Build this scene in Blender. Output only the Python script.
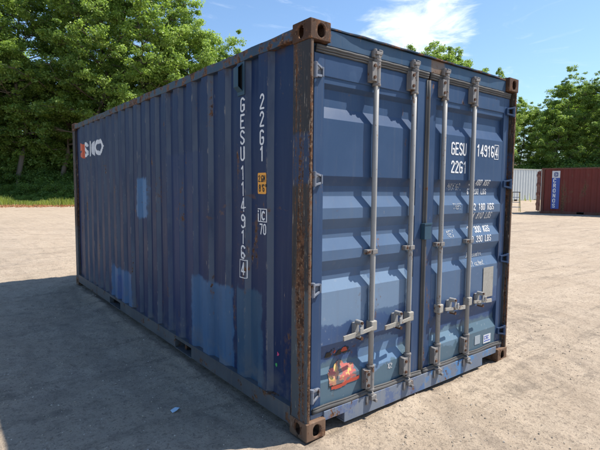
import bpy, bmesh, math, random
import numpy as np
from mathutils import Vector, Matrix
R_ = math.radians
for o in list(bpy.data.objects): bpy.data.objects.remove(o)
scene = bpy.context.scene
COL = scene.collection

# ------------------------------------------------------------------ camera
cd = bpy.data.cameras.new('camera'); cam = bpy.data.objects.new('camera', cd); COL.objects.link(cam)
YAW, PIT, ROL = 0.664216658, -0.0783883679, 0.00898885962
fw = Vector((math.sin(YAW)*math.cos(PIT), math.cos(YAW)*math.cos(PIT), math.sin(PIT)))
rt0 = Vector((math.cos(YAW), -math.sin(YAW), 0)); up0 = rt0.cross(fw)
c_, s_ = math.cos(ROL), math.sin(ROL)
rt = rt0*c_+up0*s_; up = up0*c_-rt0*s_
mw = Matrix((rt, up, -fw)).transposed().to_4x4(); mw.translation = Vector((-1.76060066, -2.16608895, 1.59219896))
cam.matrix_world = mw
cd.sensor_width = 36; cd.lens = 464.347/600*36; cd.clip_start = .05; cd.clip_end = 3000
scene.camera = cam
CAMP = mw.translation.copy()

# ------------------------------------------------------------------ light
TO_SUN = Vector((1.502, -.815, 2.591)).normalized()
SUN_EL = math.asin(TO_SUN.z); SUN_AZ = math.atan2(TO_SUN.x, TO_SUN.y)
sd = bpy.data.lights.new('sun', 'SUN'); sd.energy = 5.0; sd.angle = R_(.5); sd.color = (1, .94, .85)
so = bpy.data.objects.new('sun', sd); COL.objects.link(so)
so.rotation_euler = (-TO_SUN).to_track_quat('-Z', 'Y').to_euler(); so.location = (10, -8, 20)
scene.view_settings.view_transform = 'Standard'; scene.view_settings.look = 'None'
scene.view_settings.exposure = 0.70; scene.view_settings.gamma = 1; scene.view_settings.use_curve_mapping = False

# ------------------------------------------------------------------ node helper
class NT:
    def __init__(s, tree): s.t = tree; s.n = tree.nodes; s.l = tree.links
    def node(s, typ, **kw):
        nd = s.n.new(typ)
        for k, v in kw.items(): setattr(nd, k, v)
        return nd
    def put(s, inp, v):
        if isinstance(v, bpy.types.NodeSocket): s.l.new(v, inp)
        elif isinstance(v, (tuple, list)):
            inp.default_value = tuple(v)+((1,) if len(inp.default_value) == 4 and len(v) == 3 else ())
        else: inp.default_value = v
    def m(s, op, a, b=0.0, c=None, clamp=False):
        nd = s.node('ShaderNodeMath', operation=op, use_clamp=clamp); s.put(nd.inputs[0], a); s.put(nd.inputs[1], b)
        if c is not None: s.put(nd.inputs[2], c)
        return nd.outputs[0]
    def mix(s, f, a, b, mode='MIX'):
        nd = s.node('ShaderNodeMix', data_type='RGBA', blend_type=mode)
        s.put(nd.inputs[0], f); s.put(nd.inputs[6], a); s.put(nd.inputs[7], b); return nd.outputs[2]
    def vscale(s, v, sc, loc=(0, 0, 0)):
        nd = s.node('ShaderNodeMapping'); s.put(nd.inputs[0], v); nd.inputs[3].default_value = sc; nd.inputs[1].default_value = loc
        return nd.outputs[0]
    def noise(s, v, scale, detail=4, rough=.55, dist=0.0):
        nd = s.node('ShaderNodeTexNoise'); s.put(nd.inputs['Vector'], v); nd.inputs['Scale'].default_value = scale
        nd.inputs['Detail'].default_value = detail; nd.inputs['Roughness'].default_value = rough; nd.inputs['Distortion'].default_value = dist
        return nd.outputs[0]
    def step(s, x, a, b):      # smooth ramp 0->1 as x goes a->b
        nd = s.node('ShaderNodeMapRange', interpolation_type='SMOOTHSTEP'); s.put(nd.inputs[0], x)
        if a <= b:
            nd.inputs[1].default_value = a; nd.inputs[2].default_value = b; nd.inputs[3].default_value = 0; nd.inputs[4].default_value = 1
        else:
            nd.inputs[1].default_value = b; nd.inputs[2].default_value = a; nd.inputs[3].default_value = 1; nd.inputs[4].default_value = 0
        return nd.outputs[0]
    def xyz(s, v):
        nd = s.node('ShaderNodeSeparateXYZ'); s.put(nd.inputs[0], v); return nd.outputs
    def obj(s): return s.node('ShaderNodeTexCoord').outputs['Object']

# world
w = bpy.data.worlds.new('World'); scene.world = w; w.use_nodes = True
t = NT(w.node_tree); bg = t.n['Background']
sky = t.node('ShaderNodeTexSky', sky_type='NISHITA', sun_disc=False, sun_elevation=SUN_EL, sun_rotation=SUN_AZ,
             air_density=1.15, dust_density=.6, ozone_density=1.6, altitude=50)
gen = t.node('ShaderNodeTexCoord').outputs['Generated']
def pix_dir(u, v): return (fw*464.347 + rt*(u-300) - up*(v-225)).normalized()
def blob(u, v, r0, r1):        # mask round a direction of the sky
    d = t.node('ShaderNodeVectorMath', operation='DOT_PRODUCT'); t.put(d.inputs[0], gen); d.inputs[1].default_value = pix_dir(u, v)
    return t.step(d.outputs['Value'], math.cos(r1), math.cos(r0))
wisp = t.noise(t.vscale(gen, (3.2, 3.2, 11)), 2.2, 8, .62, 1.2)
wisp2 = t.noise(t.vscale(gen, (1, 1, 2.2)), 9, 6, .6, .8)
cm = t.m('ADD', t.m('MULTIPLY', blob(413, 27, 0, .15), .36), t.m('MULTIPLY', blob(390, 44, 0, .1), .25))
cm = t.m('ADD', cm, t.m('MULTIPLY', blob(440, 40, 0, .13), .22))
cm = t.m('ADD', cm, t.m('MULTIPLY', t.m('SUBTRACT', wisp, .5), 1.3))
cm = t.m('ADD', cm, t.m('MULTIPLY', t.m('SUBTRACT', wisp2, .5), 1.1))
cmask = t.m('MULTIPLY', t.step(cm, .20, .85), .78)
thin = t.m('MULTIPLY', t.step(wisp, .55, .8), .22)
cmask = t.m('MAXIMUM', cmask, thin)
skyc = t.mix(1.0, sky.outputs[0], (.87, 1.0, 1.13), 'MULTIPLY')
col = t.mix(cmask, skyc, (8.6, 8.9, 9.2))
t.put(bg.inputs[0], col); bg.inputs[1].default_value = 0.106

# ------------------------------------------------------------------ materials
def new_mat(name):
    m = bpy.data.materials.new(name); m.use_nodes = True
    t = NT(m.node_tree); return m, t, t.n['Principled BSDF']
RUST1, RUST2, RUST3 = (.052, .027, .017), (.15, .073, .039), (.34, .23, .14)
def rustcol(t, v):
    a = t.noise(v, 22, 5, .6); b = t.noise(v, 60, 3, .6)
    c = t.mix(t.step(a, .4, .6), RUST1, RUST2)
    return t.mix(t.m('MULTIPLY', t.step(b, .56, .7), .7), c, RUST3)
def paint(name, c1, c2, rust=.3, scratch=.3, rough=.42, fade=.5, extra=None, dirt=(.20, .18, .15), dirt_amt=.3, rs=7.0, bump=.15, vstretch=.25):
    """weathered paint on steel: faded patches, vertical dirt streaks, rust chips, light scratches"""
    m, t, b = new_mat(name); v = t.obj(); c1 = tuple(q*.86 for q in c1); c2 = tuple(q*.86 for q in c2)
    n1 = t.noise(v, 2.3, 5, .6)
    col = t.mix(t.m('MULTIPLY', t.step(n1, .35, .68), fade), c1, c2)
    fine = t.noise(v, 90, 3, .6)
    col = t.mix(t.m('MULTIPLY', t.m('SUBTRACT', fine, .3, clamp=True), .25), col, tuple(x*.55 for x in c1))
    if extra: col = extra(t, v, col)
    st = t.noise(t.vscale(v, (1, 1, .06)), 26, 4, .6)
    col = t.mix(t.m('MULTIPLY', t.step(st, .5, .8), dirt_amt), col, dirt)
    vs = t.vscale(v, (1, 1, vstretch))
    r1 = t.noise(vs, rs, 8, .62, .4); r2 = t.noise(v, rs*5, 5, .6)
    rr = t.m('ADD', r1, t.m('MULTIPLY', t.m('SUBTRACT', r2, .5), .35))
    th = .80-.45*rust
    rm = t.step(rr, th, th+.035)
    halo = t.m('MULTIPLY', t.step(rr, th-.05, th+.02), .45)
    col = t.mix(halo, col, (.13, .075, .05))
    col = t.mix(rm, col, rustcol(t, v))
    s1 = t.noise(t.vscale(v, (1, 1, .10)), 75, 4, .65); s2 = t.noise(v, 5, 3, .5)
    sm = t.m('MULTIPLY', t.step(s1, .74-.12*scratch, .78-.12*scratch), t.step(s2, .62-.25*scratch, .72-.2*scratch))
    col = t.mix(t.m('MULTIPLY', sm, .8), col, (.42, .36, .28))
    t.put(b.inputs['Base Color'], col)
    ro = t.m('ADD', t.m('MULTIPLY', rm, .35), t.m('ADD', rough, t.m('MULTIPLY', t.m('SUBTRACT', n1, .5), .3)), clamp=True)
    t.put(b.inputs['Roughness'], ro); b.inputs['Specular IOR Level'].default_value = .28
    bp = t.node('ShaderNodeBump'); bp.inputs['Strength'].default_value = bump; bp.inputs['Distance'].default_value = .004
    hh = t.m('ADD', t.m('MULTIPLY', rm, -.6), t.m('ADD', t.m('MULTIPLY', fine, .25), t.m('MULTIPLY', r1, .8)))
    t.put(bp.inputs['Height'], hh); t.put(b.inputs['Normal'], bp.outputs[0])
    return m
def rect(t, a, b, a0, a1, b0, b1, soft=.012, warp=None):
    if warp is not None:
        a = t.m('ADD', a, warp); b = t.m('ADD', b, warp)
    k = t.m('MULTIPLY', t.step(a, a0-soft, a0+soft), t.step(a, a1+soft, a1-soft))
    return t.m('MULTIPLY', k, t.m('MULTIPLY', t.step(b, b0-soft, b0+soft), t.step(b, b1+soft, b1-soft)))
EDGE = [.462+.290*k for k in range(7)]+[2.492+.268*k for k in range(12)]      # outer front edge of every rib
SLOPE, FLAT = .035, .108
XO, XI = .008, .044                       # outer and inner skin of the side corrugation
def side_extra(t, v, col):
    x, y, z = t.xyz(v)
    wp = t.m('MULTIPLY', t.m('SUBTRACT', t.noise(v, 9, 5, .6), .5), .13)
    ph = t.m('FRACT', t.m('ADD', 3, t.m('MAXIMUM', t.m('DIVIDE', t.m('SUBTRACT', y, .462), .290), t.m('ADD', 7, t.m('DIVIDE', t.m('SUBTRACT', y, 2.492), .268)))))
    sl = t.m('MULTIPLY', t.step(ph, .865, .88), t.step(ph, .999, .99))           # mask for grey mixed into the front slopes of the ribs
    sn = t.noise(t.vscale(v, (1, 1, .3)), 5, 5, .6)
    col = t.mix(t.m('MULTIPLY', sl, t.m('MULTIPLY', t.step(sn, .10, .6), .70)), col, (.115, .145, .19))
    # later touch-up paint, rolled on in lighter blues
    for (a0, a1, b0, b1, c, k) in [(1.42, 2.20, .0, 1.90, (.020, .045, .135), .4),
                              (2.76, 3.06, 1.26, 1.69, (.085, .20, .37), .95),
                              (3.30, 4.10, .0, .57, (.068, .16, .31), .9), (3.62, 3.86, .0, .47, (.035, .075, .24), .7),
                              (.98, 1.66, .0, .815, (.060, .145, .27), .92), (1.10, 1.32, .0, .77, (.045, .105, .20), .7),
                              (.52, .905, .0, .855, (.034, .095, .165), .85)]:
        wl = t.m('MULTIPLY', wp, .9)
        msk = rect(t, y, z, a0, a1, b0, b1, .018, wl)
        cc = t.mix(t.noise(t.vscale(v, (1, 1, .2)), 12, 4, .6), tuple(q*.8 for q in c), tuple(min(1, q*1.2) for q in c))
        rol = t.m('ADD', .62, t.m('MULTIPLY', t.noise(t.vscale(v, (1, 1, .35)), 9, 5, .65), .62), clamp=True)
        col = t.mix(t.m('MULTIPLY', msk, t.m('MULTIPLY', rol, k*.92)), col, cc)
    # scuffed bend edges and rubbing marks
    e1 = t.m('MAXIMUM', t.step(ph, .975, .985), t.step(ph, .03, .015))
    en = t.noise(t.vscale(v, (1, 1, .5)), 14, 6, .7)
    col = t.mix(t.m('MULTIPLY', e1, t.m('MULTIPLY', t.step(en, .53, .68), .6)), col, (.24, .23, .22))
    low = t.m('MULTIPLY', t.step(z, .45, .17), t.step(t.noise(v, 6, 5, .6), .4, .65))
    col = t.mix(t.m('MULTIPLY', low, .45), col, (.16, .16, .15))
    rb = t.m('MULTIPLY', rect(t, y, z, .2, 3.4, 1.30, 1.62, .08), t.step(t.noise(t.vscale(v, (1, 1, 2.2)), 7, 6, .65), .60, .68))
    col = t.mix(t.m('MULTIPLY', rb, .55), col, (.12, .06, .035))
    tr = t.m('MULTIPLY', t.step(z, 2.38, 2.52), t.step(t.noise(v, 8, 5, .6), .5, .66))
    col = t.mix(t.m('MULTIPLY', tr, .7), col, RUST1)
    return col
def door_extra(t, v, col):
    x, y, z = t.xyz(v)
    wp = t.m('MULTIPLY', t.m('SUBTRACT', t.noise(v, 7, 6, .6), .5), .22)
    n = t.noise(v, 3, 4, .6)
    mid = t.m('MULTIPLY', t.step(z, 1.66, 1.50), t.step(z, .5, .7))
    col = t.mix(t.m('MULTIPLY', mid, t.m('ADD', .35, t.m('MULTIPLY', n, .5))), col, (.105, .165, .26))
    p1 = t.m('MAXIMUM', rect(t, x, z, .10, .56, .70, 1.2, .008, wp), rect(t, x, z, .62, .98, .74, 1.2, .008, wp))
    p1 = t.m('MULTIPLY', p1, t.step(z, 1.004, .999))
    col = t.mix(t.m('MULTIPLY', p1, .75), col, (.17, .245, .345))
    p2 = rect(t, x, z, 0, 2.4, .40, .70, .01, wp)
    col = t.mix(t.m('MULTIPLY', p2, .75), col, (.042, .078, .175))
    lo = t.step(t.m('ADD', z, t.m('MULTIPLY', wp, .8)), .46, .43)
    col = t.mix(t.m('MULTIPLY', lo, .85), col, (.09, .145, .18))
    p3 = rect(t, x, z, .55, .96, .33, .53, .008, wp)
    col = t.mix(t.m('MULTIPLY', p3, .7), col, (.13, .22, .36))
    p4 = rect(t, x, z, 1.28, 1.7, .3, .43, .008, wp)
    col = t.mix(t.m('MULTIPLY', p4, .6), col, (.16, .25, .34))
    wn = t.m('MULTIPLY', t.step(t.noise(v, 26, 7, .7), .60, .66), t.step(z, 1.4, .6))
    col = t.mix(t.m('MULTIPLY', wn, .35), col, (.30, .33, .36))
    return col
M = {}
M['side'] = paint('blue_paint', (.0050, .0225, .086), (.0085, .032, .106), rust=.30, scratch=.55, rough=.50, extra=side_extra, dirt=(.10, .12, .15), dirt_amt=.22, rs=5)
M['door'] = paint('faded_door_paint', (.033, .072, .155), (.052, .098, .192), rust=.22, scratch=.25, rough=.46, extra=door_extra, dirt=(.13, .14, .16), dirt_amt=.22)
M['frame'] = paint('indigo_frame_paint', (.030, .065, .145), (.050, .095, .185), rust=.3, scratch=.5, rough=.42, dirt_amt=.25)
M['header'] = paint('header_paint', (.034, .078, .145), (.075, .125, .19), rust=.40, scratch=.35, dirt=(.13, .12, .11), dirt_amt=.35,
    extra=lambda t, v, c: t.mix(rect(t, t.xyz(v)[0], t.xyz(v)[2], 1.19, 1.36, 2.4, 2.6, .01, t.m('MULTIPLY', t.m('SUBTRACT', t.noise(v, 9, 4, .6), .5), .08)), c, (.17, .12, .085)))
M['rail'] = paint('rail_paint', (.022, .048, .085), (.05, .085, .13), rust=.62, scratch=.6, dirt=(.10, .07, .05), dirt_amt=.45, rs=9, vstretch=1)
M['lowrail'] = paint('dirty_rail_paint', (.085, .095, .11), (.15, .16, .17), rust=.42, scratch=.4, dirt=(.19, .17, .14), dirt_amt=.5, rs=8, vstretch=1)
def post_extra(t, v, c):
    x, y, z = t.xyz(v)
    wp = t.m('MULTIPLY', t.m('SUBTRACT', t.noise(v, 7, 5, .6), .5), .1)
    k = rect(t, y, z, -.1, .19, 1.62, 1.93, .02, wp)
    c = t.mix(t.m('MULTIPLY', k, .8), c, (.028, .055, .12))
    k = t.step(t.m('ADD', z, wp), .98, .94)
    return t.mix(t.m('MULTIPLY', k, .7), c, (.085, .105, .12))
M['post'] = paint('rusty_post_paint', (.034, .036, .042), (.075, .062, .052), rust=.565, scratch=1.0, rough=.65, dirt=(.11, .068, .042), dirt_amt=.95, rs=15, extra=post_extra, vstretch=.045, bump=.3)
M['postedge'] = paint('worn_post_edge', (.16, .10, .065), (.20, .17, .14), rust=.7, scratch=1, rough=.7, rs=10, vstretch=.2)
M['casting'] = paint('rusty_casting', (.065, .035, .022), (.125, .064, .036), rust=.66, scratch=.6, rough=.8, dirt=(.10, .05, .03), dirt_amt=.5, rs=14, vstretch=.8, bump=.5)
M['castlow'] = paint('dusty_casting', (.18, .11, .07), (.26, .17, .12), rust=.55, scratch=.6, rough=.85, dirt=(.28, .22, .17), dirt_amt=.4, rs=14, vstretch=.8, bump=.5)
M['galv'] = paint('galvanised_steel', (.33, .325, .315), (.45, .445, .43), rust=.36, scratch=.6, rough=.5, dirt=(.13, .11, .09), dirt_amt=.65, rs=12, bump=.3)
M['galvd'] = paint('greyed_bracket_steel', (.21, .20, .195), (.31, .295, .28), rust=.42, scratch=.3, rough=.6, dirt=(.14, .11, .09), dirt_amt=.5, rs=16, vstretch=1)
M['handle'] = paint('pale_handle_steel', (.36, .34, .30), (.50, .47, .42), rust=.42, scratch=.2, rough=.6, dirt=(.2, .15, .1), dirt_amt=.3, rs=20, vstretch=1)
M['gasket'] = paint('grey_door_seal', (.085, .085, .085), (.17, .165, .16), rust=.25, scratch=.2, rough=.8, dirt=(.10, .085, .07), dirt_amt=.5, rs=10, vstretch=1)
M['sill'] = paint('worn_sill_paint', (.16, .20, .27), (.26, .28, .31), rust=.34, scratch=.5, rough=.6, dirt=(.3, .27, .22), dirt_amt=.5, rs=8, vstretch=.6,
    extra=lambda t, v, c: t.mix(t.m('MULTIPLY', t.step(t.noise(v, 11, 6, .65), .5, .58), .75), c,
        t.mix(t.step(t.xyz(v)[0], 1.1, 1.3), (.08, .12, .24), (.06, .20, .42))))
M['hingem'] = paint('worn_hinge_steel', (.15, .18, .24), (.30, .31, .33), rust=.45, scratch=.6, rough=.55, dirt=(.10, .08, .07), dirt_amt=.5, rs=18, vstretch=1)
M['bolt'] = paint('rusty_bolt', (.06, .03, .02), (.16, .07, .035), rust=.6, scratch=.2, rough=.8)
M['dark'] = paint('dark_underframe', (.018, .017, .016), (.03, .028, .025), rust=.5, rough=.8)
M['vent'] = paint('blue_grey_vent_paint', (.028, .075, .12), (.045, .10, .15), rust=.25, scratch=.2, rough=.5)
M['roofm'] = paint('roof_paint', (.03, .05, .09), (.06, .09, .13), rust=.5, scratch=.3, rough=.6)
def flatmat(name, c, rough=.6, var=.3, wear=0.0):
    m, t, b = new_mat(name); v = t.obj(); n = t.noise(v, 40, 5, .6)
    cc = t.mix(n, tuple(q*(1-var) for q in c), tuple(min(1, q*(1+var*.3)) for q in c))
    if wear: cc = t.mix(t.m('MULTIPLY', t.step(t.noise(v, 70, 5, .7), .55, .62), wear), cc, tuple(q*.4 for q in c))
    t.put(b.inputs['Base Color'], cc); b.inputs['Roughness'].default_value = rough; return m
M['white'] = flatmat('white_lettering', (.78, .79, .80), .5, .25, .3)
M['whited'] = flatmat('greyed_lettering', (.50, .52, .54), .6, .4, .6)
M['orange'] = flatmat('red_orange_lettering', (.62, .10, .035), .5, .2)
M['yellow'] = flatmat('amber_sticker', (.85, .36, .035), .5, .12)
M['black'] = flatmat('black_print', (.015, .014, .013), .6)
M['pink'] = flatmat('sticker_pink', (.48, .13, .11), .6, .3)
M['sunor'] = flatmat('sticker_orange', (.52, .25, .15), .6, .4)
M['sred'] = flatmat('sticker_red', (.45, .07, .04), .6, .3)
M['bluep'] = flatmat('blue_print', (.03, .09, .45), .5, .2)
M['plate'] = flatmat('dull_data_plate', (.36, .34, .30), .55, .35, .35)
M['pinkmark'] = flatmat('pink_chalk', (.7, .08, .2)); M['greenmark'] = flatmat('green_chalk', (.05, .4, .12))

# ------------------------------------------------------------------ mesh helpers
class MB:
    def __init__(s): s.v = []; s.f = []; s.mi = []
    def add(s, vs, fs, mi=0):
        o = len(s.v); s.v += [tuple(q) for q in vs]; s.f += [tuple(o+i for i in f) for f in fs]; s.mi += [mi]*len(fs)
    def box(s, x0, x1, y0, y1, z0, z1, mi=0):
        s.add([(x, y, z) for z in (z0, z1) for y in (y0, y1) for x in (x0, x1)],
              [(0, 2, 3, 1), (4, 5, 7, 6), (0, 1, 5, 4), (2, 6, 7, 3), (0, 4, 6, 2), (1, 3, 7, 5)], mi)
    def tube(s, pts, r, n=12, cap=True, mi=0):
        pts = [Vector(p) for p in pts]; rs = r if isinstance(r, (list, tuple)) else [r]*len(pts)
        vs = []; fs = []
        for i, p in enumerate(pts):
            d = (pts[min(i+1, len(pts)-1)]-pts[max(i-1, 0)]).normalized()
            a = d.orthogonal().normalized() if abs(d.z) > .99 else d.cross(Vector((0, 0, 1))).normalized()
            b = d.cross(a)
            for k in range(n):
                q = 2*math.pi*k/n; vs.append(p+(a*math.cos(q)+b*math.sin(q))*rs[i])
        for i in range(len(pts)-1):
            for k in range(n):
                k2 = (k+1) % n; fs.append((i*n+k, i*n+k2, (i+1)*n+k2, (i+1)*n+k))
        if cap: fs.append(tuple(range(n))[::-1]); fs.append(tuple((len(pts)-1)*n+k for k in range(n)))
        s.add(vs, fs, mi)
    def prism(s, poly, axis, a0, a1, mi=0):
        """extrude 2-D polygon; axis 'z': poly=(x,y); 'y': poly=(x,z); 'x': poly=(y,z)"""
        n = len(poly)
        def P(q, a): return {'z': (q[0], q[1], a), 'y': (q[0], a, q[1]), 'x': (a, q[0], q[1])}[axis]
        vs = [P(q, a0) for q in poly]+[P(q, a1) for q in poly]
        fs = [tuple(range(n))[::-1], tuple(range(n, 2*n))]+[(i, (i+1) % n, n+(i+1) % n, n+i) for i in range(n)]
        s.add(vs, fs, mi)
    def mesh(s, name, mats, smooth=False, fix=True):
        me = bpy.data.meshes.new(name); me.from_pydata(s.v, [], s.f)
        for m in (mats if isinstance(mats, (list, tuple)) else [mats]): me.materials.append(m)
        if any(s.mi): me.polygons.foreach_set('material_index', s.mi)
        if fix:
            bm = bmesh.new(); bm.from_mesh(me); bmesh.ops.recalc_face_normals(bm, faces=bm.faces); bm.to_mesh(me); bm.free()
        if smooth: me.polygons.foreach_set('use_smooth', [True]*len(me.polygons))
        me.update(); return me
    def build(s, name, mats, parent=None, bevel=0.0, smooth=False, label=None, fix=True):
        o = bpy.data.objects.new(name, s.mesh(name, mats, smooth, fix)); COL.objects.link(o)
        if parent: o.parent = parent
        if bevel:
            b = o.modifiers.new('bevel', 'BEVEL'); b.width = bevel; b.segments = 2; b.limit_method = 'ANGLE'; b.angle_limit = R_(35)
        if label: o['label'] = label
        return o
def empty(name, loc, rz=0, label=None, cat=None, group=None):
    o = bpy.data.objects.new(name, None); COL.objects.link(o); o.location = loc; o.rotation_euler = (0, 0, rz)
    o.empty_display_size = .3
    if label: o['label'] = label
    if cat: o['category'] = cat
    if group: o['group'] = group
    return o
def boolcut(o, cutters):
    for c in cutters:
        c.build('cut', M['dark']); k = bpy.data.objects[[x.name for x in bpy.data.objects if x.name.startswith('cut')][-1]]
        md = o.modifiers.new('b', 'BOOLEAN'); md.operation = 'DIFFERENCE'; md.solver = 'EXACT'; md.object = k
        dg = bpy.context.evaluated_depsgraph_get(); dg.update()
        me = bpy.data.meshes.new_from_object(o.evaluated_get(dg)); o.modifiers.remove(md); o.data = me
        bpy.data.objects.remove(k)
    return o

# lettering: strokes rasterised to small cells, so paint follows the surface and can be worn
def arc(cx, cy, rx, ry, a0, a1, n=8):
    return [(cx+rx*math.cos(R_(a0+(a1-a0)*i/n)), cy+ry*math.sin(R_(a0+(a1-a0)*i/n))) for i in range(n+1)]
_O = arc(.25, .78, .19, .16, 0, 180)+arc(.25, .22, .19, .16, 180, 360)
GL = {
 'G': [arc(.25, .78, .19, .16, 20, 180)+arc(.25, .22, .19, .16, 180, 360)+[(.44, .48), (.27, .48)]],
 'C': [arc(.25, .78, .19, .16, 10, 180)+arc(.25, .22, .19, .16, 180, 350)],
 'O': [_O+[_O[0]]], '0': [_O+[_O[0]]], 'D': [[(.07, .06), (.07, .94), (.25, .94)]+arc(.25, .75, .19, .19, 90, 0)+arc(.25, .25, .19, .19, 0, -90)+[(.07, .06)]],
 'E': [[(.44, .94), (.07, .94), (.07, .06), (.44, .06)], [(.07, .52), (.37, .52)]],
 'F': [[(.44, .94), (.07, .94), (.07, .06)], [(.07, .52), (.37, .52)]],
 'S': [arc(.25, .76, .19, .18, 15, 180)+arc(.25, .70, .19, .17, 180, 250)+arc(.25, .30, .19, .17, 70, 0)+arc(.25, .24, .19, .18, 0, -165)],
 'U': [[(.06, .94)]+arc(.25, .24, .19, .18, 180, 360)+[(.44, .94)]],
 '1': [[(.12, .78), (.28, .94), (.28, .06)]],
 '4': [[(.35, .06), (.35, .94), (.05, .28), (.46, .28)]],
 '9': [arc(.25, .74, .19, .20, 0, 360)+[(.44, .24)]+arc(.25, .22, .19, .16, 0, -160)],
 '6': [[(.42, .82)]+arc(.25, .78, .19, .16, 20, 180)+[(.06, .3)]+arc(.25, .26, .19, .20, 180, 540)],
 '2': [arc(.25, .72, .19, .22, 170, -10)+[(.06, .12), (.06, .06), (.45, .06)]],
 '3': [arc(.25, .73, .18, .21, 160, -80)+arc(.25, .27, .19, .23, 80, -160)],
 '7': [[(.05, .94), (.44, .94), (.20, .06)]],
 '8': [arc(.25, .73, .17, .21, 0, 360), arc(.25, .28, .19, .24, 0, 360)],
 '5': [[(.42, .94), (.09, .94), (.07, .56)]+arc(.24, .34, .20, .26, 120, -150)],
 'K': [[(.07, .06), (.07, .94)], [(.44, .94), (.08, .45)], [(.18, .58), (.45, .06)]],
 'L': [[(.07, .94), (.07, .06), (.42, .06)]], 'B': [[(.07, .06), (.07, .94), (.25, .94)]+arc(.25, .74, .17, .20, 90, -90)+arc(.25, .30, .20, .24, 90, -90)+[(.07, .06)]],
 'M': [[(.03, .06), (.03, .94), (.25, .4), (.47, .94), (.47, .06)]], 'N': [[(.07, .06), (.07, .94), (.43, .06), (.43, .94)]],
 'A': [[(.03, .06), (.25, .94), (.47, .06)], [(.12, .34), (.38, .34)]], 'X': [[(.05, .06), (.45, .94)], [(.05, .94), (.45, .06)]],
 'R': [[(.07, .06), (.07, .94), (.25, .94)]+arc(.25, .72, .19, .22, 90, -90)+[(.07, .50)], [(.24, .5), (.45, .06)]],
 'T': [[(.03, .94), (.47, .94)], [(.25, .94), (.25, .06)]], 'W': [[(.02, .94), (.13, .06), (.25, .7), (.37, .06), (.48, .94)]],
 'P': [[(.07, .06), (.07, .94), (.25, .94)]+arc(.25, .70, .19, .24, 90, -90)+[(.07, .46)]],
 'i': [[(.25, .06), (.25, .62)], [(.25, .86), (.25, .90)]], 'c': [arc(.25, .34, .19, .28, 50, 310)],
 '.': [[(.22, .05), (.26, .05)]], "'": [[(.25, .95), (.22, .72)]], '"': [[(.17, .95), (.16, .72)], [(.33, .95), (.32, .72)]],
 'e': [[(.08, .34), (.43, .34)]+arc(.25, .34, .18, .28, 0, 310)], 't': [[(.2, .9), (.2, .2)]+arc(.32, .2, .12, .14, 180, 280), [(.05, .64), (.40, .64)]],
 'u': [[(.07, .62)]+arc(.25, .24, .18, .18, 180, 360)+[(.43, .62), (.43, .06)]], 'm': [[(.04, .06), (.04, .6)], arc(.14, .46, .1, .14, 180, 0)+[(.24, .06)], arc(.36, .46, .1, .14, 180, 0)+[(.46, .06)]],
 'r': [[(.1, .06), (.1, .62)], arc(.28, .42, .18, .2, 180, 60)], 's': [arc(.25, .47, .15, .14, 30, 250, 6)+arc(.25, .2, .17, .14, 70, -150, 6)],
 'f': [[(.22, .06), (.22, .75)]+arc(.36, .78, .14, .15, 180, 90), [(.06, .62), (.4, .62)]], ' ': [], 'I': [[(.25, .06), (.25, .94)]], 'Y': [arc(.30, .5, .22, .42, 75, 285)], 'Q': [arc(.25, .5, .19, .42, 0, 360, 28)]}
def raster(strokes, w, cell, u0, u1, v0, v1):
    """cells (u,v) whose centre lies within w/2 of the polylines"""
    us = np.arange(u0+cell/2, u1, cell); vs = np.arange(v0+cell/2, v1, cell)
    U, V = np.meshgrid(us, vs); D = np.full(U.shape, 9.0)
    for pl in strokes:
        for (ax, ay), (bx, by) in zip(pl[:-1], pl[1:]):
            dx, dy = bx-ax, by-ay; L2 = dx*dx+dy*dy+1e-12
            tt = np.clip(((U-ax)*dx+(V-ay)*dy)/L2, 0, 1)
            D = np.minimum(D, np.hypot(U-ax-tt*dx, V-ay-tt*dy))
    return us, vs, D < w/2
rngw = np.random.RandomState(4)
def cells_to(mb, us, vs, mask, cell, fmap, mi=0):
    h = cell/2
    for j, i in zip(*np.nonzero(mask)):
        u, v = us[i], vs[j]
        q = [fmap(u-h, v-h), fmap(u+h, v-h), fmap(u+h, v+h), fmap(u-h, v+h)]
        if None in q: continue
        mb.add(q, [(0, 1, 2, 3)], mi if np.isscalar(mi) else int(mi[j, i]))
def text_cells(mb, s, h, fmap, u0=0, v0=0, cell=.0025, wide=1.0, stroke=.12, adv=.62, wear=0.0, slant=0.0, vertical=None):
    u = u0; v = v0
    for ch in s:
        st = [[(u+(px+slant*py)*h*wide, v+py*h) for px, py in pl] for pl in GL.get(ch, [])]
        if st:
            us, vs, mk = raster(st, stroke*h, cell, u-.1*h, u+.75*h*wide, v-.02*h, v+1.04*h)
            if wear:
                g = rngw.rand(mk.shape[0]//3+2, mk.shape[1]//3+2).repeat(3, 0).repeat(3, 1)[:mk.shape[0], :mk.shape[1]]
                mk = mk & (g > wear)
            cells_to(mb, us, vs, mk, cell, fmap)
        if vertical: v -= vertical
        else: u += adv*h*wide if ch not in "'." else adv*h*wide*.55
def lerp_prof(pts, a):
    if a <= pts[0][0]: return pts[0][1]
    for (a0, b0), (a1, b1) in zip(pts[:-1], pts[1:]):
        if a <= a1: return b0+(b1-b0)*(a-a0)/(a1-a0+1e-12)
    return pts[-1][1]

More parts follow.
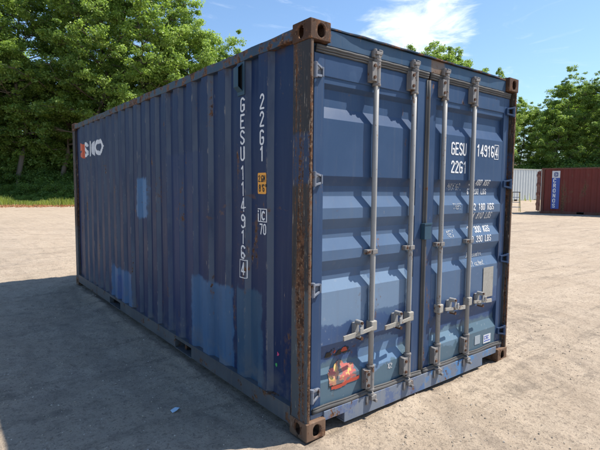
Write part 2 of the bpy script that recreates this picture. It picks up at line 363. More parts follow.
# ------------------------------------------------------------------ numpy noise and terrain
def vnoise(x, y, seed):
    xi = np.floor(x).astype(np.int64); yi = np.floor(y).astype(np.int64); fx = x-xi; fy = y-yi
    fx = fx*fx*(3-2*fx); fy = fy*fy*(3-2*fy)
    def h(a, b):
        n = (a*374761393+b*668265263+seed*982451653) & 0x7fffffff
        n = (n ^ (n >> 13))*1274126177 & 0x7fffffff
        return ((n ^ (n >> 16)) & 0xffff)/65535.0
    return (h(xi, yi)*(1-fx)+h(xi+1, yi)*fx)*(1-fy)+(h(xi, yi+1)*(1-fx)+h(xi+1, yi+1)*fx)*fy
def fbm(x, y, seed, octs, f0=1.0):
    r = 0; a = 1; tot = 0
    for i in range(octs): r = r+a*(vnoise(x*f0, y*f0, seed+i)-.5); tot += a; a *= .5; f0 *= 2.1
    return r/tot
LINE = [(-40, 62), (-12, 53), (3, 49.5), (9, 47), (15, 43.5), (22, 38.5), (31, 34), (38, 28), (43, 20), (46, 8), (46, -12), (44, -60)]
def beyond(x, y):            # distance past the edge of the wood (positive = inside the wood)
    x = np.asarray(x, float); y = np.asarray(y, float); best = np.full(x.shape, 1e9); sg = np.zeros(x.shape)
    for (ax, ay), (bx, by) in zip(LINE[:-1], LINE[1:]):
        dx, dy = bx-ax, by-ay; tt = np.clip(((x-ax)*dx+(y-ay)*dy)/(dx*dx+dy*dy), 0, 1)
        d = np.hypot(x-ax-tt*dx, y-ay-tt*dy); s = np.sign(dx*(y-ay)-dy*(x-ax))
        k = d < best; best = np.where(k, d, best); sg = np.where(k, s, sg)
    return best*sg
def ss(x, a, b):
    q = np.clip((x-a)/(b-a), 0, 1); return q*q*(3-2*q)
def ground_h(x, y):
    x = np.asarray(x, float); y = np.asarray(y, float)
    h = .7*np.clip((x-8)/27, 0, 1.15)**2
    d = beyond(x, y); h = h+4.5*ss(d, 1, 26)
    near = np.exp(-((x-1)**2+(y-2)**2)/150)
    h = h+fbm(x, y, 3, 3, .35)*.10*(1-near*.9)*ss(np.hypot(x-1.2, y-3), 3.5, 12)
    h = h+fbm(x, y, 11, 4, 2.2)*.020+fbm(x, y, 21, 4, 12)*.024
    under = (x > -.02) & (x < 2.46) & (y > -.02) & (y < 6.08)
    dx = np.maximum(np.maximum(-x, x-2.44), 0); dy = np.maximum(np.maximum(-y, y-6.06), 0); dd_ = np.hypot(dx, dy)
    h = h+np.exp(-(dd_/.10)**2)*np.clip(fbm(x, y, 41, 4, 1.8)+.12, 0, 1)*.10*np.where(dd_ > 0, 1, .3)      # dirt drifted against the box
    h = h-.006-np.where(under, .012, 0)
    return h
def gh(x, y): return float(ground_h(np.array([x]), np.array([y]))[0])

def axis(a, b, fine, lim0, lim1, g=1.07):
    c = list(np.arange(a, b, fine)); s = fine; p = c[0]; L = []
    while p > lim0: s *= g; p -= s; L.append(p)
    s = fine; p = c[-1]; Rr = []
    while p < lim1: s *= g; p += s; Rr.append(p)
    return np.array(L[::-1]+c+Rr)
xs = axis(-3.2, 5.2, .028, -700, 800); ys = axis(-2.2, 8.5, .032, -500, 800)
X, Y = np.meshgrid(xs, ys); Z = ground_h(X, Y)
nx, ny = len(xs), len(ys)
me = bpy.data.meshes.new('ground'); me.vertices.add(nx*ny)
me.vertices.foreach_set('co', np.stack([X, Y, Z], -1).ravel())
idx = np.arange(nx*ny).reshape(ny, nx)
q = np.stack([idx[:-1, :-1], idx[:-1, 1:], idx[1:, 1:], idx[1:, :-1]], -1).reshape(-1, 4)
def set_quads(me, q):
    me.loops.add(q.size); me.loops.foreach_set('vertex_index', q.ravel().astype(np.int32))
    me.polygons.add(len(q)); me.polygons.foreach_set('loop_start', np.arange(0, q.size, 4, dtype=np.int32))
    me.update(calc_edges=True)
set_quads(me, q); me.polygons.foreach_set('use_smooth', [True]*len(me.polygons))
ground = bpy.data.objects.new('ground', me); COL.objects.link(ground); ground['kind'] = 'structure'
m, t, b = new_mat('sandy_gravel'); v = t.obj(); x, y, z = t.xyz(v)
big = t.noise(v, .35, 5, .6); mid = t.noise(v, 1.7, 6, .65, .6); sm = t.noise(v, 14, 8, .72); vf = t.noise(v, 85, 5, .7)
trk = t.noise(t.vscale(v, (.25, 1.6, 1)), 1.1, 6, .6, .9)
col = t.mix(t.step(mid, .3, .7), (.46, .385, .30), (.53, .455, .365))
col = t.mix(t.m('MULTIPLY', t.step(big, .45, .7), .55), col, (.40, .34, .27))
col = t.mix(t.m('MULTIPLY', t.step(trk, .56, .72), .42), col, (.34, .29, .235))
col = t.mix(t.m('MULTIPLY', t.step(sm, .53, .66), .6), col, (.25, .21, .165))
m2 = t.noise(v, 5.5, 7, .7, .4)
col = t.mix(t.m('MULTIPLY', t.step(m2, .52, .68), .5), col, (.30, .255, .20))
lum = t.noise(t.vscale(v, (1.3, .45, 1)), .9, 7, .68, 1.4)
col = t.mix(t.m('MULTIPLY', t.step(lum, .54, .64), .38), col, (.33, .275, .215))
wv = t.noise(t.vscale(v, (.22, 2.2, 1), (3, 1, 0)), 2.4, 5, .6, .5)
col = t.mix(t.m('MULTIPLY', t.m('MULTIPLY', t.step(wv, .55, .62), t.step(m2, .4, .55)), .5), col, (.22, .19, .155))
col = t.mix(t.m('MULTIPLY', t.step(sm, .42, .28), .4), col, (.60, .51, .39))
col = t.mix(t.m('MULTIPLY', t.step(vf, .56, .64), .6), col, (.15, .135, .115))
vg = t.noise(v, 38, 6, .75)
col = t.mix(t.m('MULTIPLY', t.step(vg, .54, .61), .65), col, (.18, .155, .13))
col = t.mix(t.m('MULTIPLY', t.step(vg, .42, .36), .4), col, (.60, .54, .45))
col = t.mix(t.m('MULTIPLY', t.step(vf, .36, .27), .5), col, (.66, .58, .47))
dk = t.m('MULTIPLY', t.step(t.noise(v, 3.2, 5, .6, .7), .62, .74), t.step(t.noise(v, 22, 5, .7), .45, .6))
col = t.mix(t.m('MULTIPLY', dk, .8), col, (.15, .13, .11))
for cx_, cy_, r0_ in ((16, -9, 15.6), (16, -9, 17.3), (-14, 34, 33.0), (-14, 34, 34.8), (30, 40, 36.5), (30, 40, 38.2), (9, 3, 9.6), (9, 3, 11.2)):     # faint tyre marks
    rr_ = t.m('SQRT', t.m('ADD', t.m('POWER', t.m('SUBTRACT', x, cx_), 2.0), t.m('POWER', t.m('SUBTRACT', y, cy_), 2.0)))
    rr_ = t.m('ADD', rr_, t.m('MULTIPLY', t.m('SUBTRACT', big, .5), .9))
    k_ = t.m('MULTIPLY', t.step(rr_, r0_-.14, r0_-.09), t.step(rr_, r0_+.14, r0_+.09))
    k_ = t.m('MULTIPLY', k_, t.m('MULTIPLY', t.step(m2, .30, .62), t.step(mid, .32, .55)))
    col = t.mix(t.m('MULTIPLY', k_, .42), col, (.26, .22, .18))
# shade painted into the ground colour: greyer along the box's shaded side
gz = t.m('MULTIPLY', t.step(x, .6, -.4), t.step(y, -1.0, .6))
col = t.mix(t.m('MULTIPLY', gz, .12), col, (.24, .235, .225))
att = t.node('ShaderNodeAttribute', attribute_name='wood')
wn = t.m('ADD', att.outputs['Fac'], t.m('MULTIPLY', t.m('SUBTRACT', t.noise(v, .8, 5, .7), .5), .5))
lit = t.mix(t.noise(v, 2.5, 6, .7), (.10, .065, .04), (.24, .17, .11))
col = t.mix(t.step(wn, .42, .6), col, lit)
grass_c = t.mix(t.noise(v, 5, 5, .7), (.09, .14, .03), (.16, .19, .06))
lb = t.m('MULTIPLY', t.step(wn, .22, .34), t.step(wn, .62, .45))
col = t.mix(t.m('MULTIPLY', lb, t.step(t.noise(v, .5, 4, .6), .42, .5)), col, grass_c)
col = t.mix(1.0, col, (.86, .815, .77), 'MULTIPLY')      # overall tone of the dry dirt
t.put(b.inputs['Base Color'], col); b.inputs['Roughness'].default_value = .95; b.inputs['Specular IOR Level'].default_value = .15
bp = t.node('ShaderNodeBump'); bp.inputs['Strength'].default_value = .9; bp.inputs['Distance'].default_value = .016
t.put(bp.inputs['Height'], t.m('ADD', t.m('MULTIPLY', sm, 1.0), t.m('ADD', t.m('MULTIPLY', vf, .55), t.m('MULTIPLY', vg, .6)))); t.put(b.inputs['Normal'], bp.outputs[0])
me.materials.append(m)
a = me.attributes.new('wood', 'FLOAT', 'POINT'); a.data.foreach_set('value', np.clip(ss(beyond(X, Y), -8, 2.0), 0, 1).ravel())

# loose gravel near the box (uncountable)
rng = np.random.RandomState(7)
ico = bmesh.new(); bmesh.ops.create_icosphere(ico, subdivisions=1, radius=1)
iv = np.array([q.co[:] for q in ico.verts]); itf = np.array([[q.index for q in f.verts] for f in ico.faces]); ico.free()
def scatter_stones(name, n, smin, smax, mats):
    V = []; F = []; k = 0
    while k < n:
        px = rng.uniform(-5, 9); py = rng.uniform(-2.2, 14)
        if 0 < px < 2.44 and 0 < py < 6.06: continue
        d = math.hypot(px+1.76, py+2.17)
        if rng.rand() > min(1, (3.0/d)**1.5): continue
        if fbm(np.array([px]), np.array([py]), 77, 3, .9)[0] < -.06+.1*rng.rand(): continue
        s = smin+(smax-smin)*rng.rand()**4
        A = Matrix.Rotation(rng.rand()*6.28, 3, 'Z') @ Matrix.Rotation(rng.rand()*6.28, 3, 'X')
        vv = iv*(1+.5*(rng.rand(12, 1)-.5))*np.array([1, rng.uniform(.6, 1), rng.uniform(.4, .8)])*s
        vv = vv @ np.array(A).T; V.append(vv+np.array([px, py, gh(px, py)+s*.25])); F.append(itf+12*k); k += 1
    me = bpy.data.meshes.new(name); me.from_pydata(np.concatenate(V).tolist(), [], np.concatenate(F).tolist())
    me.materials.append(mats); o = bpy.data.objects.new(name, me); COL.objects.link(o); o['kind'] = 'stuff'
    o['label'] = 'loose grey and tan gravel on the dirt yard'; return o
m, t, b = new_mat('pebbles'); g = t.node('ShaderNodeNewGeometry').outputs['Random Per Island']
rp = t.node('ShaderNodeValToRGB'); t.put(rp.inputs[0], g); e = rp.color_ramp.elements
e[0].color = (.19, .165, .135, 1); e[1].color = (.48, .42, .35, 1); q_ = rp.color_ramp.elements.new(.5); q_.color = (.36, .30, .23, 1)
t.put(b.inputs['Base Color'], rp.outputs[0]); b.inputs['Roughness'].default_value = .9
M['pebbles'] = m
scatter_stones('gravel', 22000, .002, .009, m)

# ------------------------------------------------------------------ THE BLUE CONTAINER
L, W, H = 6.058, 2.438, 2.591
box = empty('shipping_container', (0, 0, 0), 0, 'large dark blue shipping container with rusty corner posts standing in the middle of the yard', 'shipping container')

def casting(x0, y0, z0, mat, top):
    """ISO corner block with its stadium holes; x0/y0 = min corner"""
    sx, sy, sz = .162, .178, .118
    a = MB(); a.box(x0, x0+sx, y0, y0+sy, z0, z0+sz); o = a.build('corner_casting', mat, box)
    cs = []
    c = MB(); c.box(x0+.014, x0+sx-.014, y0+.014, y0+sy-.014, z0+.014, z0+sz-.014); cs.append(c)
    def stad(cx, cy, rx, ry, n=10):
        r = min(rx, ry); p = []
        for i in range(2*n+2):
            a_ = math.pi*(i if i <= n else i-1)/n
            dx, dy = r*math.cos(a_), r*math.sin(a_)
            p.append((cx+dx, cy+dy+(ry-r if i <= n else -(ry-r))))
        return p
    ends = y0 < 1
    xs_ = (x0-.02, x0+.03) if x0 < 1 else (x0+sx-.03, x0+sx+.02)
    yy = (y0-.02, y0+.03) if y0 < 1 else (y0+sy-.03, y0+sy+.02)
    c = MB(); c.prism(stad(y0+sy*.53, z0+sz*.48, .0255, .038), 'x', *xs_); cs.append(c)
    c = MB(); c.prism(stad(x0+sx*.52, z0+sz*.48, .0285, .039), 'y', *yy); cs.append(c)
    zz = (z0+sz-.03, z0+sz+.02) if top else (z0-.02, z0+.03)
    c = MB(); c.prism(stad(x0+sx/2, y0+sy/2, .032, .062), 'z', *zz); cs.append(c)
    boolcut(o, cs)
    bv = o.modifiers.new('bevel', 'BEVEL'); bv.width = .006; bv.segments = 2; bv.limit_method = 'ANGLE'; bv.angle_limit = R_(40)
for x0 in (0, W-.162):
    for y0 in (0, L-.178):
        casting(x0, y0, H-.118, M['casting'], True); casting(x0, y0, 0, M['castlow'], False)
# corner posts at the door end: bent section, open towards the door
def door_post(sgn):
    f = (lambda x: x) if sgn > 0 else (lambda x: W-x)
    a = MB(); prof = [(.006, .172), (.006, .020), (.010, .008), (.018, .005), (.030, .005), (.033, .012), (.034, .058), (.058, .078), (.058, .172)]
    a.prism([(f(x), y) for x, y in prof], 'z', .1185, H-.1185)
    o = a.build('corner_post', [M['post'], M['postedge']], box, bevel=.0015)
    for p in o.data.polygons:
        c = p.center
        if c.y < .03 and .012 < (c.x if sgn > 0 else W-c.x) < .04: p.material_index = 1
    return o
door_post(1); door_post(-1)
for x0, x1 in ((.006, .10), (W-.10, W-.006)):
    a = MB(); a.box(x0, x1, L-.16, L-.006, .1185, H-.1185); a.build('corner_post', M['post'], box, bevel=.004)

# side walls
rows = np.linspace(.168, 2.505, 40)
def side_profile():
    p = [(.160, XI)]
    for e in EDGE:
        p += [(e-SLOPE, XI), (e, XO), (e+FLAT, XO), (e+FLAT+SLOPE, XI)]
    p.append((L-.155, XI)); return p
SP = side_profile()
def side_wall(sgn):
    pr = [(a, b) for i, (a, b) in enumerate(SP) if i == 0 or a-SP[i-1][0] > 1e-4]
    vs = []; fs = []; n = len(pr)
    for z in rows:
        for (y, x) in pr:
            e = 0 if (z < .2 or z > 2.46) else 1
            dent = .010*fbm(np.array([y*.9+3]), np.array([z*1.1]), 31 if sgn > 0 else 51, 2, 1.3)[0]+.004*fbm(np.array([y*3.3]), np.array([z*2.0]), 37, 2, 1.3)[0]
            xx = x+dent*e; vs.append((xx if sgn > 0 else W-xx, y, z))
    for j in range(len(rows)-1):
        for i in range(n-1): fs.append((j*n+i, (j+1)*n+i, (j+1)*n+i+1, j*n+i+1) if sgn > 0 else (j*n+i, j*n+i+1, (j+1)*n+i+1, (j+1)*n+i))
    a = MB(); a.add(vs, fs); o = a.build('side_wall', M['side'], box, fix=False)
    s = o.modifiers.new('solid', 'SOLIDIFY'); s.thickness = .002; s.offset = -1
    bv = o.modifiers.new('bevel', 'BEVEL'); bv.width = .005; bv.segments = 3; bv.limit_method = 'ANGLE'; bv.angle_limit = R_(18)
    return o
def dent_at(y, z): return .010*fbm(np.array([y*.9+3]), np.array([z*1.1]), 31, 2, 1.3)[0]+.004*fbm(np.array([y*3.3]), np.array([z*2.0]), 37, 2, 1.3)[0]
side_wall(1); side_wall(-1)
for s in (0, 1):
    f = (lambda x: x) if s == 0 else (lambda x: W-x)
    # top side rail, slightly battered
    a = MB(); n = 60
    for i in range(n+1):
        y = .178+(L-.356)*i/n
        wz = .004*math.sin(i*1.7)+.003*math.sin(i*.53+1); wx = .003*math.sin(i*.9)
        a.v += [(f(.002+wx), y, 2.497+wz*.6), (f(.002+wx), y, 2.566+wz*.5), (f(.06), y, 2.566+wz*.5), (f(.06), y, 2.497)]
    for i in range(n):
        for k in range(4):
            k2 = (k+1) % 4; a.f.append((i*4+k, i*4+k2, (i+1)*4+k2, (i+1)*4+k)); a.mi.append(0)
    a.f += [(0, 1, 2, 3), (n*4, n*4+1, n*4+2, n*4+3)]; a.mi += [0, 0]
    a.build('top_side_rail', M['rail'], box, bevel=.004)
    # bottom side rail with fork pockets
    a = MB(); pk = [(1.672, 2.032), (3.735, 4.185)]
    segs = [(.178, pk[0][0]), (pk[0][1], pk[1][0]), (pk[1][1], L-.178)]
    for y0, y1 in segs:
        a.box(*sorted((f(.004), f(.010))), y0, y1, .05, .166); a.box(*sorted((f(.010), f(.045))), y0, y1, .05, .056)
    for y0, y1 in pk:
        a.box(*sorted((f(.004), f(.010))), y0, y1, .140, .166); a.box(*sorted((f(.004), f(.3))), y0, y1, .044, .052)
        a.box(*sorted((f(.0105), f(.3))), y0-.006, y0, .052, .14); a.box(*sorted((f(.0105), f(.3))), y1, y1+.006, .052, .14)
    a.box(*sorted((f(-.001), f(.05))), .178, L-.178, .1665, .174)
    a.build('bottom_side_rail', M['lowrail'], box)
a = MB(); a.box(.02, W-.02, .06, L-.05, .150, .165)
for i in range(18): a.box(.05, W-.05, .25+i*.325, .29+i*.325, .04, .149)
a.build('floor', M['dark'], box)
# roof with shallow transverse corrugation
a = MB(); n = 110
for i in range(n+1):
    y = .10+(L-.2)*i/n; z = 2.572+(.012 if (i % 4) in (1, 2) else 0)
    a.v += [(.05, y, z-.006), (.10, y, z), (W-.10, y, z), (W-.05, y, z-.006)]
for i in range(n):
    for k in range(3): a.f.append((i*4+k, i*4+k+1, (i+1)*4+k+1, (i+1)*4+k)); a.mi.append(0)
o = a.build('roof', M['roofm'], box); s = o.modifiers.new('solid', 'SOLIDIFY'); s.thickness = .002
# end wall
a = MB(); x = .10; pr = [(x, L-.045)]
while x+.278 < W-.1: pr += [(x+.03, L-.045), (x+.07, L-.012), (x+.17, L-.012), (x+.21, L-.045)]; x += .278
pr += [(W-.10, L-.045)]
for (px, py) in pr: a.v += [(px, py, .16), (px, py, 2.5)]
for i in range(len(pr)-1): a.f.append((2*i, 2*i+2, 2*i+3, 2*i+1)); a.mi.append(0)
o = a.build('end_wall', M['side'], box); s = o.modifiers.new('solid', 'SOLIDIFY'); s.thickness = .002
for z0, z1 in ((2.501, 2.57), (.03, .159)):
    a = MB(); a.box(.162, W-.162, L-.08, L-.01, z0, z1); a.build('end_rail', M['rail'], box, bevel=.004)
# header, drip lip, sill
a = MB(); a.box(.1625, W-.1625, .034, .085, 2.466, 2.563); a.box(.06, W-.06, .060, .085, 2.36, 2.4725); a.build('door_header', M['header'], box, bevel=.004)
a = MB(); n = 80
for i in range(n+1):
    x = .1625+(W-.325)*i/n
    q_ = ss(x, .22, .50)*(1-ss(x, 2.0, 2.25))
    yf = .030-.016*q_+.0006*math.sin(i*1.3); zf = 2.566+.0012*math.sin(i*.7)+.0012*math.sin(i*.23)
    a.v += [(x, yf, zf), (x, yf, zf+.009), (x, .19, 2.580), (x, .19, 2.569)]
for i in range(n):
    for k in range(4): k2 = (k+1) % 4; a.f.append((i*4+k, i*4+k2, (i+1)*4+k2, (i+1)*4+k)); a.mi.append(0)
a.f += [(0, 1, 2, 3), (n*4, n*4+1, n*4+2, n*4+3)]; a.mi += [0, 0]
a.build('roof_lip', M['rail'], box)
a = MB(); poly = [(.1625, .088), (.345, .088), (.345, .022), (2.045, .022), (2.045, .088), (W-.1625, .088), (W-.1625, .150), (.1625, .150)]
a.prism(poly, 'y', .020, .032); a.box(.06, W-.06, .0325, .12, .119, .148); a.box(.345, 2.045, .0325, .10, .022, .034)
a.box(.345, .351, .0325, .12, .036, .118); a.box(2.039, 2.045, .0325, .12, .036, .118)
a.build('door_sill', M['sill'], box, bevel=.003)

# doors ----------------------------------------------------------------
YC, YI = .045, .077
DP = [(.140, YC), (.334, YC), (.415, YI), (.488, YI), (.578, YC), (.927, YC), (1.002, YI), (1.062, YI), (1.131, YC), (1.196, YC), (1.273, YI), (1.331, YI),
      (1.399, YC), (1.469, YC), (1.545, YI), (1.611, YI), (1.673, YC), (2.029, YC), (2.105, YI), (2.215, YI+.004), (2.243, YC+.006), (2.282, YC+.006), (2.283, YC), (2.43, YC)]
def door_dent(x, z): return .009*fbm(np.array([x*1.3+9]), np.array([z*1.3]), 61, 3, 1.6)[0]
def door_leaf(xa, xb, fa, fb, right):
    """panel from xa+fa to xb-fb, flat frame strips either side"""
    px0, px1 = xa+fa, xb-fb
    zs = sorted(set([z for z, _ in DP]+[z0+(z1-z0)*k/5 for (z0, _), (z1, _) in zip(DP[:-1], DP[1:]) if z1-z0 > .12 for k in range(1, 5)]))
    xs_ = np.linspace(px0, px1, 15); a = MB()
    for z in zs:
        for x in xs_:
            e = math.sin(math.pi*(x-px0)/(px1-px0))
            a.v.append((x, lerp_prof(DP, z)+door_dent(x, z)*e, z))
    n = len(xs_)
    for j in range(len(zs)-1):
        for i in range(n-1): a.f.append((j*n+i, j*n+i+1, (j+1)*n+i+1, (j+1)*n+i)); a.mi.append(0)
    d = a.build('door', M['door'], box, fix=False)
    s = d.modifiers.new('solid', 'SOLIDIFY'); s.thickness = .002; s.offset = -1
    bv = d.modifiers.new('bevel', 'BEVEL'); bv.width = .004; bv.segments = 2; bv.limit_method = 'ANGLE'; bv.angle_limit = R_(15)
    a = MB()
    for x0, x1 in ((xa, px0+.0005), (px1-.0005, xb)):
        a.box(x0, x1, YC-.0015, YC+.05, .148, 2.415)
    a.box(px0+.001, px1-.001, YC-.0010, YC+.03, 2.284, 2.415)
    a.build('door_frame', M['frame'], d, bevel=.003)
    return d
dl = door_leaf(.068, 1.158, .082, .098, 0)
dr = door_leaf(1.198, 2.370, .087, .085, 1)
# seals
for d, x0, x1 in ((dl, .075, 1.168), (dr, 1.192, 2.362)):
    for z, r, yy, amp in ((2.453, .009, .033, .001), (2.439, .008, .036, .001), (2.424, .007, .039, .001), (.164, .017, .036, .004), (.184, .006, .030, .004)):
        a = MB(); a.tube([(x0+(x1-x0)*i/30, yy, z+amp*math.sin(i*(1.9 if z > 1 else .55))) for i in range(31)], r, 10)
        a.build('door_seal', M['gasket'], d, smooth=True)
for x, yy, r in ((1.178, .036, .014), (1.160, .040, .008)):
    a = MB(); a.tube([(x, yy, .19+(2.405-.19)*i/20) for i in range(21)], r, 10); a.build('door_seal', M['gasket'], dl, smooth=True)
# small blue locking box across the gap
a = MB(); a.box(1.135, 1.215, .002, .042, 1.215, 1.335); a.box(1.128, 1.222, -.002, .0015, 1.325, 1.34); a.build('lock_box', M['vent'], dr, bevel=.004)

def rod(d, x, dirx):
    y = .020
    a = MB(); a.tube([(x, y, .20), (x, y, .8), (x, y, 1.6), (x, y, 2.485)], .0185, 16)
    a.build('lock_rod', M['galv'], d, smooth=False).data.polygons.foreach_set('use_smooth', [True]*0 or [len(p.vertices) == 4 for p in d.children[-1].data.polygons] if False else [True]*(16*3+2))
    # top cam and keeper
    a = MB()
    a.tube([(x, y, 2.455), (x, y, 2.475)], .026, 12)
    a.box(x-.030, x+.024, y-.026, y+.012, 2.478, 2.500)
    a.tube([(x+.026, y-.012, 2.488), (x+.026, y-.012, 2.512)], .013, 8); a.tube([(x-.026, y-.005, 2.480), (x-.026, y-.005, 2.516)], .014, 8)
    a.box(x-.042, x-.016, y-.010, y+.0135, 2.462, 2.506); a.box(x+.012, x+.040, y-.008, y+.0135, 2.470, 2.520)
    a.build('rod_cam', M['galvd'], d, bevel=.003)
    a = MB()
    a.tube([(x, y, .150), (x, y, .168)], .027, 12); a.box(x-.012, x+.034, y-.030, y+.004, .118, .148)
    a.box(x-.044, x-.018, y-.012, y-.0005, .085, .150); a.tube([(x+.030, y-.018, .108), (x+.030, y-.018, .150)], .014, 8)
    a.tube([(x+.024, y-.045, .112), (x+.024, y-.004, .112)], .012, 8)
    a.build('rod_cam', M['galvd'], d, bevel=.003)
    # guides: plate + half sleeve
    for z0, z1 in ((2.298, 2.432), (.205, .345)):
        a = MB(); a.box(x-.066, x+.010, .0250, .0425, z0, z1)
        a.box(x-.066, x-.020, -.004, .0245, z0+.006, z1-.006)
        a.tube([(x, y, z0-.012), (x, y, z1+.012)], .0265, 16)
        a.tube([(x, y, z0-.020), (x, y, z0-.005)], .029, 16); a.tube([(x, y, z1+.005), (x, y, z1+.020)], .029, 16)
        g = a.build('rod_guide', M['galvd'], d, bevel=.002)
        for z in (z0+.03, z1-.03):
            a = MB(); a.tube([(x-.044, -.013, z), (x-.044, -.003, z)], .011, 8); a.build('bolt', M['bolt'], d)
    a = MB(); a.box(x-.070, x-.004, .006, .0440, 1.150, 1.182); a.box(x-.024, x+.024, -.004, .004, 1.150, 1.182); a.box(x+.019, x+.025, .0045, .03, 1.150, 1.182)
    a.build('rod_guide', M['galvd'], d, bevel=.003)
    a = MB(); a.tube([(x-.050, .000, 1.166), (x-.050, .006, 1.166)], .009, 8); a.build('bolt', M['bolt'], d)
def handle(d, x, s, z=.648, ln=.305):
    y = .020
    a = MB(); a.box(x-.028, x+.028, y-.030, y+.026, z-.034, z+.036)
    a.build('handle_hub', M['handle'], d, bevel=.007)
    a = MB(); n = 8; pts = []
    P = [(x+s*(.03+(ln-.03)*i/n), -.024-.006*math.sin(math.pi*i/n), z-.004-.022*(i/n)) for i in range(n+1)]
    for i in range(n):
        (xa, ya, za), (xb, yb, zb) = P[i], P[i+1]; hw = .015 if i > 4 else .011
        vs = [(xa, ya-.005, za-hw), (xb, yb-.005, zb-hw), (xb, yb-.005, zb+hw), (xa, ya-.005, za+hw), (xa, ya+.006, za-hw), (xb, yb+.006, zb-hw), (xb, yb+.006, zb+hw), (xa, ya+.006, za+hw)]
        a.add(vs, [(0, 1, 2, 3), (7, 6, 5, 4), (0, 4, 5, 1), (3, 2, 6, 7)]+([(0, 3, 7, 4)] if i == 0 else [])+([(1, 5, 6, 2)] if i == n-1 else []))
    a.build('handle', M['handle'], d, bevel=.0)
    # catch and retainer
    cx = x+s*.150
    a = MB(); a.box(cx-.020, cx+.020, .010, .0435, z-.045, z+.045); a.tube([(cx, -.036, z+.052), (cx, .020, z+.052)], .017, 10)
    a.box(cx-.014, cx+.012, -.042, -.034, z-.012, z+.056); a.box(cx-.016, cx-.004, -.034, .012, z-.050, z-.030)
    a.box(cx+.02*s-.012, cx+.02*s+.012, -.052, -.043, z-.018, z+.030)
    a.build('handle_catch', M['galv'], d, bevel=.004)
    a = MB(); a.tube([(cx, -.040, z-.052), (cx, .012, z-.052)], .013, 8); a.build('bolt', M['bolt'], d)
    a = MB(); a.tube([(cx-.004, -.046, z+.054), (cx-.004, -.036, z+.054)], .010, 8); a.build('bolt', M['bolt'], d)
for d, x, s in ((dl, .590, -1), (dl, .990, -1), (dr, 1.362, 1), (dr, 1.772, 1)):
    rod(d, x, s); handle(d, x, s)
# hinges
for d, f in ((dl, lambda x: x), (dr, lambda x: W-x)):
    for z in (2.30, 1.650, .965, .285):
        a = MB(); X0 = lambda p, q: sorted((f(p), f(q)))
        a.tube([(f(.050), .010, z-.046), (f(.050), .010, z+.046)], .013, 10)
        a.box(*X0(.036, .050), .010, .045, z-.044, z-.030); a.box(*X0(.036, .050), .010, .045, z+.030, z+.044)
        # tapering blade with an open middle
        def strip(p, q, th=.007):
            (xa, za), (xb, zb) = p, q
            a.add([(f(xa), -.002, za-th), (f(xb), .030, zb-th), (f(xb), .030, zb+th), (f(xa), -.002, za+th), (f(xa), .008, za-th), (f(xb), .0425, zb-th), (f(xb), .0425, zb+th), (f(xa), .008, za+th)],
                  [(0, 1, 2, 3), (7, 6, 5, 4), (0, 4, 5, 1), (3, 2, 6, 7), (0, 3, 7, 4), (1, 5, 6, 2)])
        strip((.056, z-.034), (.126, z-.022)); strip((.056, z+.034), (.126, z+.022))
        a.box(*X0(.121, .131), .024, .0425, z-.0285, z+.0285)
        a.box(*X0(.066, .124), .0395, .0430, z-.030, z+.030)
        a.build('hinge', M['hingem'] if d is dl else M['frame'], d, bevel=.002)

# door markings -----------------------------------------------------------
DZ = lambda u, v: (u, lerp_prof(DP, v)+door_dent(u, v)*math.sin(math.pi*min(max((u-1.285)/1.0, 0), 1))-.0022, v) if u > 1.285 else (u, lerp_prof(DP, v)+door_dent(u, v)*.9-.0022, v)
def offs(u, v):       # door surface pushed out slightly along its slope
    return DZ(u, v)
a = MB()
text_cells(a, 'GESU', .103, offs, 1.500, 1.873, wide=.90, stroke=.135, adv=.60, wear=.03)
text_cells(a, '114916', .103, offs, 1.812, 1.878, wide=.90, stroke=.135, adv=.60, wear=.03)
text_cells(a, '4', .092, offs, 2.157, 1.882, wide=.95, stroke=.13, wear=.03)
us, vs, mk = raster([[(2.147, 1.868), (2.212, 1.868), (2.212, 1.990), (2.147, 1.990), (2.147, 1.868)]], .006, .0025, 2.13, 2.23, 1.85, 2.0)
cells_to(a, us, vs, mk, .0025, offs)
text_cells(a, '22G1', .100, offs, 1.505, 1.728, wide=.92, stroke=.135, adv=.62, wear=.03)
for s, u, v_, hh in (('30 480 KGS', 1.790, 1.632, .050), ('67 200 LBS', 1.790, 1.556, .048), ('2 180 KGS', 1.850, 1.420, .058), ('4 810 LBS', 1.850, 1.345, .055),
                 ('28 300 KGS', 1.800, 1.225, .056), ('62 390 LBS', 1.800, 1.142, .056)):
    text_cells(a, s, hh, offs, u, v_, wide=1.05, stroke=.15, adv=.60, wear=.06, cell=.0025)
a.build('lettering', M['white'], dr, fix=False)
a = MB()
for s, u, v_, hh in (('MAX.GR.', 1.50, 1.590, .055), ('TARE', 1.55, 1.432, .05), ('NET', 1.50, 1.205, .055)):
    text_cells(a, s, hh, offs, u, v_, wide=.95, stroke=.14, adv=.6, wear=.42)
text_cells(a, '33.2 cu.mtrs.', .044, offs, 1.80, 1.012, wide=.9, stroke=.14, adv=.55, wear=.15, slant=.18)
text_cells(a, '1172 cu.feet.', .044, offs, 1.80, .935, wide=.9, stroke=.14, adv=.55, wear=.15, slant=.18)
a.build('lettering', M['whited'], dr, fix=False)
a = MB()
text_cells(a, 'X2', .042, offs, .800, .275, wide=1.0, stroke=.2, adv=.6, wear=.2)
a.build('lettering', M['whited'], dl, fix=False)
# data plate and stickers
a = MB(); a.box(2.040, 2.205, YC-.006, YC-.0035, .632, .905); a.build('data_plate', M['plate'], dr, bevel=.001)
a = MB(); a.box(1.945, 2.030, YC-.0045, YC-.0025, .222, .300); a.build('sticker', flatmat('grey_sticker', (.33, .38, .42)), dr, label='small blank grey square sticker')
a = MB(); a.box(2.085, 2.205, YC-.0045, YC-.0025, .205, .283); st = a.build('sticker', flatmat('white_sticker', (.62, .64, .66)), dr, label='small white sticker with blue print')
